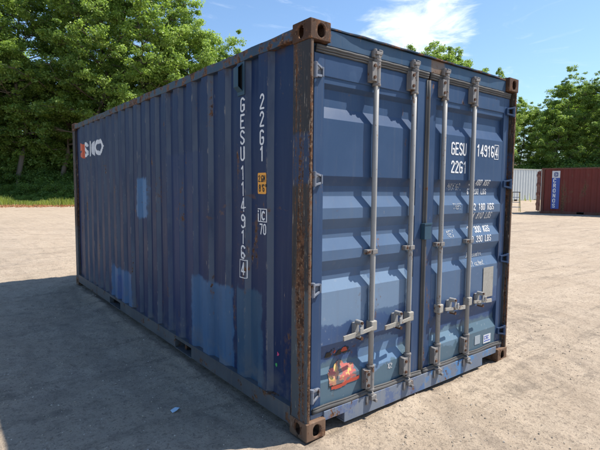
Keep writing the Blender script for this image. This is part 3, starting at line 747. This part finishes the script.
# sticker print (unreadable size in the photograph: a short blue word)
a = MB(); mp = lambda u, v: (u, YC-.0055, v)
text_cells(a, 'CSC', .032, mp, 2.098, .242, wide=1.3, stroke=.2, adv=.62, cell=.002); a.box(2.095, 2.195, YC-.0052, YC-.0050, .222, .230); a.build('lettering', M['bluep'], dr, fix=False)
# remains of a torn hazard sticker on the left door
cell = .005; us = np.arange(.19, .53, cell); vs = np.arange(.235, .56, cell); U, V = np.meshgrid(us, vs)
e = fbm(U, V, 91, 5, 9); e2 = fbm(U, V, 95, 4, 18)
top = .385+.045*np.sin((U-.22)*9)+e*.16
mask = (V < top) & (V > .292+(U-.22)*.05+e*.03) & (U > .222+e*.02) & (U < .475+e*.08)
bar = (V > .262+(U-.24)*.06+e2*.02) & (V < .287+(U-.24)*.06+e2*.02) & (U > .245) & (U < .505)
res = (V > .495+e*.05) & (V < .530+e*.08) & (U > .25+e*.1) & (U < .42+e*.1) & (e2 > -.03)
e3 = fbm(U, V, 101, 4, 30); mi = np.where(bar, 2, np.where(res, 3, np.where(e3 > .17, 4, np.where(e3 < -.09, 5, np.where(e2 > -.02, 0, 1)))))
a = MB(); dL_ = lambda u, v: (u, lerp_prof(DP, v)+door_dent(u, v)*math.sin(math.pi*min(max((u-.15)/.91, 0), 1))-.004, v)
cells_to(a, us, vs, mask | bar | res, cell, dL_, mi)
mask2 = (V > .478+e*.04) & (V < .535+e*.06) & (U > .205+e*.1) & (U < .45+e*.08) & ~res & (e3 < .05)
mask3 = (V > .284+(U-.24)*.06+e2*.03) & (V < .297+(U-.22)*.05+e*.03) & (U > .225) & (U < .50) & ~mask & ~bar
cells_to(a, us, vs, mask2 | mask3, cell, dL_, 6)
a.build('torn_sticker', [M['pink'], M['sunor'], M['sred'], M['sred'], flatmat('sticker_yellow', (.62, .42, .14)), flatmat('sticker_grey', (.16, .15, .15)), M['black']], dl, fix=False, label='torn red and orange hazard sticker')

# side markings -----------------------------------------------------------
def smap(u, v):           # u runs towards the door end
    y = -u; return (lerp_prof(SP, y)+dent_at(y, v)-.0022, y, v)
a = MB()
for ch, zt in zip('GESU', (2.242, 2.124, 2.010, 1.893)): text_cells(a, ch, .105, smap, -.802, zt-.105, wide=1.05, stroke=.135)
for ch, zt in zip('114916', (1.756, 1.640, 1.524, 1.402, 1.286, 1.172)): text_cells(a, ch, .105, smap, -.802, zt-.105, wide=1.05, stroke=.135, wear=.02)
text_cells(a, '4', .098, smap, -.795, .948, wide=.9, stroke=.13)
us, vs, mk = raster([[(-.815, .930), (-.738, .930), (-.738, 1.062), (-.815, 1.062), (-.815, .930)]], .006, .003, -.83, -.72, .92, 1.07)
cells_to(a, us, vs, mk, .003, smap)
for ch, zt in zip('22G1', (2.231, 2.113, 1.990, 1.880)): text_cells(a, ch, .105, smap, -.545, zt-.105, wide=1.0, stroke=.135)
a.build('lettering', M['white'], box, fix=False, label='white container number painted down the long side')
# ic box and 70
a = MB()
us, vs, mk = raster([[(-.590, 1.362), (-.462, 1.362), (-.462, 1.448), (-.590, 1.448), (-.590, 1.362)], [(-.532, 1.362), (-.532, 1.448)]], .007, .003, -.60, -.45, 1.35, 1.46)
cells_to(a, us, vs, mk, .003, smap)
text_cells(a, 'i', .078, smap, -.582, 1.364, wide=.9, stroke=.17); text_cells(a, 'c', .098, smap, -.522, 1.370, wide=.95, stroke=.14)
text_cells(a, '70', .075, smap, -.545, 1.272, wide=.95, stroke=.14)
a.build('lettering', M['white'], box, fix=False, label='white boxed ic mark with 70 below it')
# amber height sticker
a = MB(); cell = .005; us = np.arange(-.567, -.462, cell); vs = np.arange(1.555, 1.698, cell)
mk = np.ones((len(vs), len(us)), bool); mk[0, 0] = mk[-1, 0] = mk[0, -1] = mk[-1, -1] = False
cells_to(a, us, vs, mk, cell, smap); o = a.build('height_sticker', M['yellow'], box, fix=False, label='amber height sticker')
a = MB(); sm2 = lambda u, v: (smap(u, v)[0]-.0015,)+smap(u, v)[1:]
text_cells(a, '2.6M', .045, sm2, -.560, 1.635, wide=.95, stroke=.17, adv=.56, cell=.0025); text_cells(a, "8'6\"", .050, sm2, -.555, 1.568, wide=1.0, stroke=.17, adv=.6, cell=.0025)
a.build('lettering', M['black'], box, fix=False)
# company lettering near the far end, white with a red-orange mark
a = MB(); hh = .205
for ch, yy, yy2 in (('S', 5.30, 1.35), ('I', 5.0, .5), ('Y', 4.90, .9), ('Q', 4.755, 4.1)):
    text_cells(a, ch, hh, smap, -yy, 2.03, wide=yy2, stroke=.27, cell=.007)
a.build('lettering', M['white'], box, fix=False, label='large white company name near the far end of the long side')
a = MB(); us = np.arange(-5.54, -5.35, .007); vs = np.arange(2.0, 2.27, .007); U, V = np.meshgrid(us, vs)
uu = (U+5.53)/.19; vv = (V-2.0)/.27
mk = ((np.abs(vv-.70) < .22*(1-np.clip(uu, 0, 1)*.6)) | (np.abs(vv-.26) < .10+.17*np.clip(uu, 0, 1)) | ((np.abs(vv-.48) < .12) & (uu > .35)))
cells_to(a, us, vs, mk, .007, smap); a.build('logo', M['orange'], box, fix=False, label='red orange mark beside the white name')
# chalk blobs low on the wall
for nm, y, z in (('pinkmark', .37, .458), ('greenmark', .392, .374)):
    a = MB(); us = np.arange(-y-.014, -y+.014, .004); vs = np.arange(z-.016, z+.016, .004); U, V = np.meshgrid(us, vs)
    cells_to(a, us, vs, np.hypot((U+y)/.012, (V-z)/.014)+fbm(U, V, 5, 2, 90) < 1, .004, smap); a.build('chalk_mark', M[nm], box, fix=False)
# ventilator high on the wall
a = MB(); a.prism([(.742, 2.258), (.838, 2.258), (.838, 2.492), (.742, 2.492)], 'x', .000, .006)
v_ = a.build('ventilator', M['vent'], box, bevel=.002)
a = MB()
x0, x1 = -.036, .000
a.add([(-.001, .765, 2.285), (-.001, .835, 2.285), (-.034, .835, 2.315), (-.034, .772, 2.315), (-.001, .765, 2.480), (-.001, .835, 2.480), (-.034, .835, 2.450), (-.034, .772, 2.450)],
      [(3, 2, 6, 7), (1, 5, 6, 2), (0, 1, 2, 3), (4, 7, 6, 5)])
s = a.build('vent_hood', M['vent'], v_).modifiers.new('solid', 'SOLIDIFY'); s.thickness = .003
a = MB(); a.box(-.0015, -.0003, .772, .825, 2.30, 2.465); a.build('vent_opening', M['black'], v_)

# ------------------------------------------------------------------ far containers
def far_container(root, mwall, mrail, length, open_door, height=2.591, wid=2.438):
    """local frame: side facing -y, x runs along the container; origin at left front bottom corner"""
    n = int((length-.36)/.278); a = MB(); p = [(.16, .044)]
    x = .2
    for i in range(n): p += [(x+.07, .008), (x+.14, .008), (x+.21, .044), (x+.278, .044)]; x += .278
    p.append((length-.16, .044))
    for (px, py) in p: a.v += [(px, py, .165), (px, py, height-.08)]
    for i in range(len(p)-1): a.f.append((2*i, 2*i+2, 2*i+3, 2*i+1)); a.mi.append(0)
    a.build('side_wall', mwall, root)
    a = MB()
    for (px, py) in p: a.v += [(px, wid-py, .165), (px, wid-py, height-.08)]
    for i in range(len(p)-1): a.f.append((2*i, 2*i+2, 2*i+3, 2*i+1)); a.mi.append(0)
    a.build('side_wall', mwall, root)
    a = MB(); a.box(.03, length-.03, .03, wid-.03, height-.05, height-.015); a.build('roof', mrail, root)
    for z0, z1, nm in ((height-.085, height-.01, 'top_side_rail'), (.03, .165, 'bottom_side_rail')):
        for y0 in (.002, wid-.06):
            a = MB()
            if z0 > 1: a.box(.16, length-.16, y0, y0+.058, z0, z1)
            else:
                for s0, s1 in ((.16, length*.5-1.2), (length*.5-.85, length*.5+.85), (length*.5+1.2, length-.16)): a.box(s0, s1, y0, y0+.058, z0, z1)
                a.box(.16, length-.16, y0+.06, y0+.064 if y0 < 1 else y0+.07, z0+.1, z1)
            a.build(nm, mrail, root, bevel=.005)
    for x0 in (0, length-.178):
        for y0 in (0, wid-.162):
            a = MB(); a.box(x0+.006, x0+.15, y0+.006, y0+.12, .118, height-.118); a.build('corner_post', mrail, root, bevel=.01)
            for z0 in (0, height-.118):
                a = MB(); a.box(x0, x0+.178, y0, y0+.162, z0, z0+.118); o = a.build('corner_casting', mrail, root)
                c = MB(); c.box(x0+.06, x0+.115, y0-.02, y0+.05, z0+.025, z0+.095); boolcut(o, [c])
    a = MB(); a.box(.05, length-.05, .05, wid-.05, .12, .16); a.build('floor', M['dark'], root)
    a = MB(); a.box(length-.05, length-.02, .12, wid-.12, .15, height-.1); a.build('end_wall', mwall, root)
    def leaf():
        a = MB()
        pr = [(.15, 0), (.40, 0), (.47, .03), (.55, .03), (.62, 0), (1.0, 0), (1.07, .03), (1.15, .03), (1.22, 0), (1.55, 0), (1.62, .03), (1.70, .03), (1.77, 0), (2.1, 0), (2.17, .03), (2.25, .03), (2.32, 0), (2.43, 0)]
        for (z, q_) in pr: a.v += [(0, q_, z), (1.15, q_, z)]
        for i in range(len(pr)-1): a.f.append((2*i, 2*i+1, 2*i+3, 2*i+2)); a.mi.append(0)
        d = a.build('door', mwall, root); s = d.modifiers.new('solid', 'SOLIDIFY'); s.thickness = .03
        for xx in (.3, .85):
            b_ = MB(); b_.tube([(xx, -.03, .1), (xx, -.03, 2.5)], .02, 8); b_.build('lock_rod', M['galvd'], d)
        return d
    if open_door:
        d = leaf(); d.location = (-.01, -.02, 0); d.rotation_euler = (0, 0, R_(open_door))
        d2 = leaf(); d2.location = (.03, wid-.06, 0); d2.rotation_euler = (0, 0, R_(-90))
    else:
        d2 = leaf(); d2.location = (.03, wid-.06, 0); d2.rotation_euler = (0, 0, R_(-90))
        d2 = leaf(); d2.location = (.03, 1.22, 0); d2.rotation_euler = (0, 0, R_(-90))
M['red'] = paint('oxide_red_paint', (.155, .028, .022), (.20, .042, .032), rust=.36, scratch=.3, rough=.55, dirt=(.07, .03, .025), dirt_amt=.5, rs=1.5)
M['redrail'] = paint('oxide_red_rail', (.13, .045, .032), (.20, .085, .06), rust=.5, scratch=.3, rough=.6, rs=3)
M['cream'] = paint('pale_container_paint', (.72, .76, .75), (.80, .82, .80), rust=.15, scratch=.1, rough=.5, dirt=(.52, .54, .52), dirt_amt=.35, rs=1.5)
M['creamrail'] = paint('pale_rail', (.60, .60, .52), (.68, .67, .6), rust=.3, scratch=.2, rough=.5, rs=2)
rA = Vector((25.50, 10.33)); rB = Vector((26.04, 7.50)); dd = (rB-rA).normalized()
zr = .285
red = empty('shipping_container', (rA.x, rA.y, zr), math.atan2(dd.y, dd.x), 'rust red container with a blue vertical company sign and an open door', 'shipping container')
far_container(red, M['red'], M['redrail'], 6.058, 113)
# sign: blue panel, white head with emblem, name reading downwards
a = MB(); a.box(.545, .945, -.004, .003, .30, 2.03); sg = a.build('company_sign', flatmat('sign_blue', (.035, .085, .36), .5, .2), red)
a = MB(); a.box(.545, .945, -.004, .003, 2.032, 2.42); a.build('sign_head', flatmat('sign_white', (.62, .63, .65), .5, .2), sg)
a = MB(); sm3 = lambda u, v: (u, -.010, v)
for i, ch in enumerate('CRONOS'): text_cells(a, ch, .215, sm3, .620, 1.775-i*.282, wide=1.25, stroke=.20, cell=.012)
a.build('lettering', M['white'], sg, fix=False)
a = MB(); th = [2*math.pi*k/20 for k in range(20)]
text_cells(a, 'O', .24, sm3, .645, 2.10, wide=1.7, stroke=.22, cell=.012); text_cells(a, 'C', .12, sm3, .715, 2.16, wide=1.5, stroke=.25, cell=.010)
a.build('emblem', flatmat('emblem_grey_blue', (.10, .13, .28)), sg, fix=False)
wd = Vector((.95, -.31)).normalized(); wA = Vector((34.9, 16.95))-wd*4.6
white = empty('shipping_container', (wA.x, wA.y, .70), math.atan2(wd.y, wd.x), 'pale white container standing behind the red one', 'shipping container')
far_container(white, M['cream'], M['creamrail'], 12.19, 0, height=2.66)

# step ladder
lad = empty('step_ladder', (25.78, 11.90, gh(25.78, 11.90)), R_(-57), 'small aluminium step ladder with yellow side rails left of the red container', 'step ladder')
al = flatmat('ladder_yellow', (.55, .47, .16), .5, .3); dkm = flatmat('ladder_cap', (.05, .05, .06)); ag = flatmat('ladder_step_grey', (.30, .34, .40), .4)
hL = 1.16
for s in (-1, 1):
    a = MB(); a.tube([(s*.25, -.20, 0), (s*.19, 0, hL)], .022, 6); a.build('side_rail', al, lad)
    a = MB(); a.tube([(s*.24, .42, 0), (s*.18, .06, hL)], .018, 6); a.build('rear_rail', al, lad)
for k in (1, 2, 3):
    z = hL*k/4; fx = .25-.06*k/4; a = MB(); a.box(-fx, fx, -.20+.2*k/4-.045, -.20+.2*k/4+.045, z-.02, z+.02); a.build('step', ag, lad)
a = MB(); a.box(-.22, .22, -.06, .12, hL, hL+.05); a.build('top_cap', dkm, lad, bevel=.008)

# bit of pale litter in the shade
a = MB(); px, py = -.9, 1.8
def unproj(u, v, z=0):
    d = fw*464.347+rt*(u-300)-up*(v-225); t_ = (z-CAMP.z)/d.z; return CAMP+d*t_
c = unproj(176, 411)
vs = []; 
pts = [(-.035, -.02), (-.01, -.028), (.02, -.012), (.04, .004), (.03, .02), (.0, .012), (-.02, .022), (-.04, .006)]
for k, (ax, ay) in enumerate(pts): vs.append((c.x+ax, c.y+ay, gh(c.x+ax, c.y+ay)+.006+.008*((k*7) % 3)))
a.add(vs, [(0, 1, 2, 7), (2, 3, 4, 5), (7, 2, 5, 6)]); o = a.build('paper_scrap', flatmat('litter_blue_white', (.45, .62, .75)), None)
s = o.modifiers.new('solid', 'SOLIDIFY'); s.thickness = .001
o['label'] = 'pale blue crumpled scrap of litter on the shaded ground'; o['category'] = 'litter'

# ------------------------------------------------------------------ vegetation
def leafmat(name, dark, light, transl):
    m, t, b = new_mat(name); g = t.node('ShaderNodeNewGeometry').outputs['Random Per Island']
    rp = t.node('ShaderNodeValToRGB'); t.put(rp.inputs[0], g); e = rp.color_ramp.elements
    e[0].color = (*dark, 1); e[1].color = (*light, 1)
    v = t.obj(); n = t.noise(v, .45, 3, .6)
    col = t.mix(t.m('MULTIPLY', t.step(n, .4, .65), .45), rp.outputs[0], tuple(q*1.25 for q in light))
    t.put(b.inputs['Base Color'], col); b.inputs['Roughness'].default_value = .5; b.inputs['Specular IOR Level'].default_value = .35
    tr = t.node('ShaderNodeBsdfTranslucent'); t.put(tr.inputs[0], t.mix(1.0, col, transl, 'MULTIPLY'))
    mx = t.node('ShaderNodeMixShader'); mx.inputs[0].default_value = .42
    t.l.new(b.outputs[0], mx.inputs[1]); t.l.new(tr.outputs[0], mx.inputs[2]); t.l.new(mx.outputs[0], t.n['Material Output'].inputs[0])
    return m
M['leafA'] = leafmat('broad_leaf_green', (.10, .175, .04), (.27, .37, .09), (1.7, 1.7, 1.0))
M['leafB'] = leafmat('dark_leaf_green', (.065, .13, .032), (.20, .29, .07), (1.7, 1.7, 1.0))
M['leafC'] = leafmat('fresh_leaf_green', (.13, .21, .05), (.31, .41, .11), (1.6, 1.6, 1.0))
m, t, b = new_mat('bark'); v = t.obj(); n = t.noise(t.vscale(v, (1, 1, .2)), 9, 6, .7)
t.put(b.inputs['Base Color'], t.mix(n, (.055, .040, .028), (.22, .18, .14))); b.inputs['Roughness'].default_value = .9; M['bark'] = m
def leaf_cloud(cent, rad, per, size, rs, flat=.6, droop=.15):
    """quads of folded leaves round cluster centres"""
    n = len(cent)*per
    c = np.repeat(cent, per, 0); r = np.repeat(rad, per)
    d = rs.normal(size=(n, 3)); d /= np.linalg.norm(d, axis=1)[:, None]
    rr = rs.rand(n)**.45
    p = c+d*(rr*r)[:, None]*np.array([1, 1, flat])
    nr = d*.45+rs.normal(size=(n, 3))*.55+np.array([0, 0, .75]); nr /= np.linalg.norm(nr, axis=1)[:, None]
    a = np.cross(nr, rs.normal(size=(n, 3))); a /= np.linalg.norm(a, axis=1)[:, None]; b = np.cross(nr, a)
    s = size*(.6+.8*rs.rand(n))[:, None]
    q = np.stack([p-a*s*.55, p-b*s*.32+nr*s*.05, p+a*s*.55, p+b*s*.32-nr*s*.05], 1)
    return q.reshape(-1, 3)
def cloud_mesh(name, V, mat):
    me = bpy.data.meshes.new(name); me.vertices.add(len(V)); me.vertices.foreach_set('co', V.ravel())
    set_quads(me, np.arange(len(V)).reshape(-1, 4)); me.materials.append(mat); return me
def make_tree(seed, Ht, Rc, base, leaf, mat, n_limb=34, per=95, tr=.24):
    """trunk mesh with limbs and a crown mesh of leaf sprays; unit is metres"""
    rs = np.random.RandomState(seed); mb = MB()
    tp = []; x = y = 0
    for i in range(11):
        tp.append((x, y, Ht*.86*i/10)); x += rs.normal()*.22; y += rs.normal()*.22
    mb.tube(tp, [tr*(1-.88*i/10)*(1.35 if i == 0 else 1) for i in range(11)], 9)
    cent = []; rad = []
    lob = rs.rand(7)*6.28
    def env(f, az):     # crown radius at height fraction f, azimuth
        s = (math.sin(math.pi*min(1, f*.93+.07)**.8))**.48
        return Rc*s*(.80+.16*math.sin(2*az+lob[0]+3*f)+.14*math.sin(3*az+lob[1]-7*f)+.10*math.sin(5*az+lob[2]+11*f))
    for k in range(n_limb):
        f = (k+.5)/n_limb; h0 = base+(Ht*.82-base)*f**.9; az = k*2.4+rs.rand()*.9
        i = min(9, int(h0/(Ht*.86)*10)); fr = h0/(Ht*.86)*10-i
        p0 = Vector(tp[i]).lerp(Vector(tp[i+1]), fr)
        ln = env(f, az)*rs.uniform(.8, 1.08); rise = ln*rs.uniform(.15, .55)*(.5+f)
        pts = []
        for j in range(6):
            g = j/5; pts.append(p0+Vector((math.cos(az)*ln*g, math.sin(az)*ln*g, rise*g**1.3))+Vector(rs.normal(size=3)*.10*g*2))
        r0 = tr*.42*(1-.65*f)
        mb.tube(pts, [max(.012, r0*(1-.85*j/5)) for j in range(6)], 6)
        for j in range(2, 6):
            for s in range(3 if j > 2 else 2):
                az2 = az+rs.normal()*.9; l2 = Rc*rs.uniform(.10, .30)
                e = pts[j]+Vector((math.cos(az2)*l2, math.sin(az2)*l2, rs.uniform(-.1, .5)*l2))
                mb.tube([pts[j], pts[j].lerp(e, .5)+Vector((0, 0, .05)), e], [.03, .018, .008], 4, cap=False)
                cent.append(e); rad.append(rs.uniform(.45, .95)*Rc*.155)
                if rs.rand() < .55:
                    e2 = e+Vector(rs.normal(size=3))*Rc*.12; cent.append(e2); rad.append(rs.uniform(.3, .8)*Rc*.14)
    # top sprays
    for k in range(44):
        az = rs.rand()*6.28; f = rs.uniform(.72, 1.0); r = env(f, az)*rs.rand()**.5
        c = Vector((tp[-1][0]*f+math.cos(az)*r, tp[-1][1]*f+math.sin(az)*r, base+(Ht-base)*f)); cent.append(c); rad.append(rs.uniform(.35, .8)*Rc*.15)
    cent = np.array([c[:] for c in cent]); rad = np.array(rad)
    V = leaf_cloud(cent, rad, per, leaf, rs)
    # loose outer leaves to break the outline
    V2 = leaf_cloud(cent, rad*1.55, max(6, per//9), leaf*.9, rs)
    return mb.mesh('trunk', M['bark'], True), cloud_mesh('crown', np.concatenate([V, V2]), mat)
PROT = [make_tree(11, 24, 5.6, 4.2, .19, M['leafA'], 42, 85), make_tree(12, 22, 5.2, 4.6, .18, M['leafB'], 40, 85),
        make_tree(13, 17, 5.2, 2.0, .18, M['leafC'], 38, 100, .2), make_tree(14, 15, 5.0, 1.6, .18, M['leafA'], 36, 120, .18)]
PH = [24, 22, 17, 15]
def at_bearing(u, D):
    d = fw*464.347+rt*(u-300); d.z = 0; k = D/(d.dot(Vector((fw.x, fw.y, 0)).normalized())); return CAMP.x+d.x*k, CAMP.y+d.y*k
def tree(name, u, D, k, Ht, sxy, rz, label, group='trees of the wood behind the yard'):
    x, y = at_bearing(u, D); tm, cm_ = PROT[k]
    if Ht in TOPS: Ht = CAMP.z+D*(188.5-TOPS[Ht])/464.3-gh(x, y); Ht /= 1.05
    r = empty(name, (x, y, gh(x, y)-.05), rz, label, 'tree', group)
    s = Ht/PH[k]; r.scale = (s*sxy, s*sxy, s)
    for nm, me in (('trunk', tm), ('crown', cm_)):
        o = bpy.data.objects.new(nm, me); COL.objects.link(o); o.parent = r
TOPS = {15.3: 36, 15.32: 42, 13.8: 47, 12.2: 63, 11.8: 91, 11.2: 96, 15.31: 60, 15.6: 56, 11.5: 108, 14: 80, 17: 70}
TREES = [
 (-45, 50, 0, 26, 1.05, .3, 'tall leafy tree at the far left edge, only its right boughs in frame'),
 (18, 49.5, 1, 26, 1.0, 1.1, 'tall tree nearest the left edge of the photo with a leaning bare trunk'),
 (66, 50, 0, 28, 1.0, 2.0, 'tall leafy tree with a pale trunk just left of the blue container'),
 (112, 49, 1, 26, 1.0, 4.0, 'dark leafed tree rising above the far corner of the blue container'),
 (150, 48, 0, 26, .95, 5.2, 'broad leafy tree above the long side of the blue container'),
 (186, 48, 2, 20.6, .82, .7, 'fresh green tree next to open sky over the container roof line'),
 (214, 49, 3, 15.7, .80, 2.8, 'lower rounded tree at the right end of the left wood'),
 (45, 54, 2, 17, 1.3, 3.3, 'pale green tree in the second row seen through gaps at the left'),
 (95, 55, 3, 15.01, 1.3, 5.9, 'second row tree behind the dark leafed one on the left'),
 (0, 57, 3, 18, 1.3, .2, 'deep wood tree behind the leaning trunk at the left edge'),
 (135, 56, 1, 17.01, 1.3, .9, 'second row tree filling the wood above the company name'),
 (172, 54, 3, 16, 1.1, 1.9, 'second row tree behind the fresh green one'),
 (262, 50, 3, 10, .9, 1.2, 'low tree hidden mostly by the middle of the blue container'),
 (305, 52, 2, 11, .9, 2.2, 'low tree behind the near corner post of the blue container'),
 (352, 50, 3, 12, .9, 3.2, 'low tree behind the left door of the blue container'),
 (430, 46, 3, 15.3, .85, 4.2, 'rounded tree whose top shows above the middle of the doors'),
 (414, 48, 2, 15.32, .8, 1.9, 'tree top just left of the rounded one above the doors'),
 (450, 47, 3, 13.8, .75, 1.3, 'smaller tree top just right of the rounded one above the doors'),
 (488, 46, 2, 12.2, .55, 5.0, 'thin tree whose top twigs peep over the right end of the door header'),
 (520, 50, 2, 11.8, .95, .4, 'pale green tree just right of the upper right corner casting'),
 (548, 46, 3, 11.2, .9, 2.4, 'bushy tree above the white container'),
 (569, 47, 0, 15.31, 1.05, 3.6, 'tall dark green tree towering over the red container'),
 (606, 44, 1, 15.6, 1.05, 1.7, 'tall tree at the right edge of the photo'),
 (540, 53, 1, 11.5, 1.2, 4.4, 'dark tree filling the gap behind the white container'),
 (590, 54, 3, 14, 1.2, 5.5, 'second row tree behind the red container'),
 (640, 43, 0, 17, 1.0, .6, 'tall tree just outside the right edge of the photo'),
 (-120, 50, 2, 24, 1.0, 2.1, 'tall tree well outside the left edge of the photo'),
 (-210, 54, 0, 25, 1.0, 3.9, 'tree farther left along the edge of the yard'),
 (-330, 60, 1, 24, 1.1, .9, 'tree farthest left along the edge of the yard'),
 (690, 41, 1, 16, 1.0, 2.6, 'tree farther right along the edge of the yard')]
for u, D, k, Ht, sxy, rz, lb in TREES: tree('broadleaf_tree', u, D, k, Ht, sxy, rz, lb)
# bushes
def make_bush(seed, mat, leaf=.085):
    rs = np.random.RandomState(seed); cent = []; rad = []; mb = MB()
    for k in range(46):
        az = rs.rand()*6.28; r = rs.rand()**.6*1.25; h = rs.uniform(.15, 1.75)*(1-.25*r)
        c = Vector((math.cos(az)*r, math.sin(az)*r, h)); cent.append(c); rad.append(rs.uniform(.25, .5))
        if k % 3 == 0: mb.tube([(0, 0, 0), c*.5+Vector((0, 0, .1)), c], [.03, .02, .008], 5)
    cent = np.array([c[:] for c in cent]); V = leaf_cloud(cent, np.array(rad), 300, leaf, rs, .8)
    return mb.mesh('stem', M['bark'], True), cloud_mesh('foliage', V, mat)
BU = [make_bush(21, M['leafB']), make_bush(22, M['leafA']), make_bush(23, M['leafC'])]
rb = random.Random(5)
BUSHES = [(16, 55, 0, 3.2), (38, 56, 0, 3.4), (58, 55, 0, 3.2), (80, 55, 0, 3.2), (-8, 56, 0, 3.2), (24, 44.5, 2, .5), (41, 44.2, 2, .42), (54, 44.6, 1, .55), (66, 44.0, 2, .45), (8, 44.8, 1, .5), (-22, 46.5, 0, 1.2), (10, 48, 1, .9), (34, 46.2, 0, 1.3), (48, 45.6, 1, 1.0), (60, 46, 0, 1.3), (71, 45.0, 1, .9), (84, 45.5, 0, 1.3), (104, 45, 0, 1.3), (28, 50.5, 0, 1.6), (56, 50.5, 0, 1.8), (78, 50.5, 0, 1.7), (3, 52, 0, 1.6),
          (516, 46.5, 1, 1.9), (527, 46.5, 1, 1.7), (538, 46, 0, 2.0), (550, 45, 0, 2.0), (561, 44.5, 0, 2.1), (573, 44, 0, 2.1), (585, 43.5, 0, 2.2), (598, 43, 0, 2.2), (612, 43, 0, 2.2)]
PLACE = ['large, deep behind the leaning trunk', 'large, deep between the leaning and the pale trunk', 'large, deep behind the pale trunk', 'large, deep behind the far post', 'large, deep past the left edge', 'low in the grass below the leaning trunk', 'small and low in the grass right of the leaning trunk', 'low in the grass midway along the verge', 'small at the verge beside the far post', 'low in the grass at the left edge', 'beyond the left edge', 'in the gap at the left edge', 'at the foot of the leaning trunk', 'beside the leaning trunk', 'between the two bare trunks', 'at the container far post', 'behind the far end of the blue container', 'behind the company name end',
  'deep in the wood at left', 'deep between the trunks', 'deep beside the far post', 'deep at the left edge', 'above the left part of the white container', 'above the middle of the white container', 'above the open red door',
  'above the blue company sign', 'right of the sign above the red roof', 'above the middle of the red container', 'further right above the red roof', 'at the right edge above the red roof', 'past the right edge']
for (u, D, k, s), pl in zip(BUSHES, PLACE):
    x, y = at_bearing(u, D); st_, fo = BU[k]
    r = empty('bush', (x, y, gh(x, y)-.05), rb.uniform(0, 6), ('dark green' if k == 0 else 'bright green')+' bush '+pl, 'bush', 'bushes along the edge of the wood')
    r.scale = (s*1.1, s*1.1, s)
    for nm, me in (('stem', st_), ('foliage', fo)):
        o = bpy.data.objects.new(nm, me); COL.objects.link(o); o.parent = r
# far wood mass and grass strip
rs = np.random.RandomState(3); cent = []; rad = []
for i in range(3600):
    s = rs.rand()*(len(LINE)-1); k = int(s); f = s-k
    ax, ay = LINE[k]; bx, by = LINE[k+1]; dx, dy = bx-ax, by-ay; ll = math.hypot(dx, dy); d = rs.uniform(17, 30)
    px = ax+dx*f-dy/ll*d; py = ay+dy*f+dx/ll*d
    hmax = 10 if k < 4 else (8.5 if k < 7 else 8.5)
    cent.append((px, py, gh(px, py)+rs.rand()*hmax)); rad.append(rs.uniform(1.2, 2.6))
me = cloud_mesh('far_wood', leaf_cloud(np.array(cent), np.array(rad), 60, .42, rs, .8), M['leafB'])
o = bpy.data.objects.new('far_wood', me); COL.objects.link(o); o['kind'] = 'stuff'; o['label'] = 'dark mass of the wood behind the front trees'
# grass: bent blades along the verge
V = []; n = 0
P = []
while n < 60000:
    s = rs.rand()*5.2+1.0 if n < 48000 else rs.rand()*(len(LINE)-1); k = int(s); f = s-k
    ax, ay = LINE[k]; bx, by = LINE[k+1]; dx, dy = bx-ax, by-ay; ll = math.hypot(dx, dy); d = rs.normal(-3.0, 2.0)
    px = ax+dx*f-dy/ll*d; py = ay+dy*f+dx/ll*d; P.append((px, py)); n += 1
P = np.array(P); keep = fbm(P[:, 0], P[:, 1], 55, 3, .35) > -.10; P = P[keep]; n = len(P)
gz_ = ground_h(P[:, 0], P[:, 1]); hgt = rs.uniform(.18, .55, n)*(1+fbm(P[:, 0], P[:, 1], 66, 2, .5)*2.0); an = rs.rand(n)*6.28; wd_ = .03
b0 = np.stack([P[:, 0], P[:, 1], gz_-.01], -1); a_ = np.stack([np.cos(an), np.sin(an), an*0], -1)*wd_
ln = np.stack([rs.normal(size=n)*.25, rs.normal(size=n)*.25, np.ones(n)], -1)*hgt[:, None]
hgt *= .85
me = cloud_mesh('grass', np.stack([b0-a_, b0+a_, b0+ln*.98+a_*.2, b0+ln-a_*.2], 1).reshape(-1, 3), leafmat('grass_blades', (.12, .18, .035), (.30, .35, .09), (1.6, 1.6, .8)))
o = bpy.data.objects.new('grass', me); COL.objects.link(o); o['kind'] = 'stuff'; o['label'] = 'rough grass along the edge of the wood'
# dry leaves and rubble below the wood edge
cent = []
for i in range(2600):
    s = 2.2+rs.rand()*1.9; k = int(s); f = s-k; ax, ay = LINE[k]; bx, by = LINE[k+1]; dx, dy = bx-ax, by-ay; ll = math.hypot(dx, dy); d = rs.normal(-7.0, 1.3)
    px = ax+dx*f-dy/ll*d; py = ay+dy*f+dx/ll*d; cent.append((px, py, gh(px, py)+.03))
me = cloud_mesh('dry_leaves', leaf_cloud(np.array(cent), np.full(len(cent), .22), 8, .12, rs, .25), leafmat('dry_leaf', (.26, .12, .06), (.50, .28, .16), (1.2, 1.0, .8)))
o = bpy.data.objects.new('dry_leaves', me); COL.objects.link(o); o['kind'] = 'stuff'; o['label'] = 'orange brown dead leaves below the grass verge'
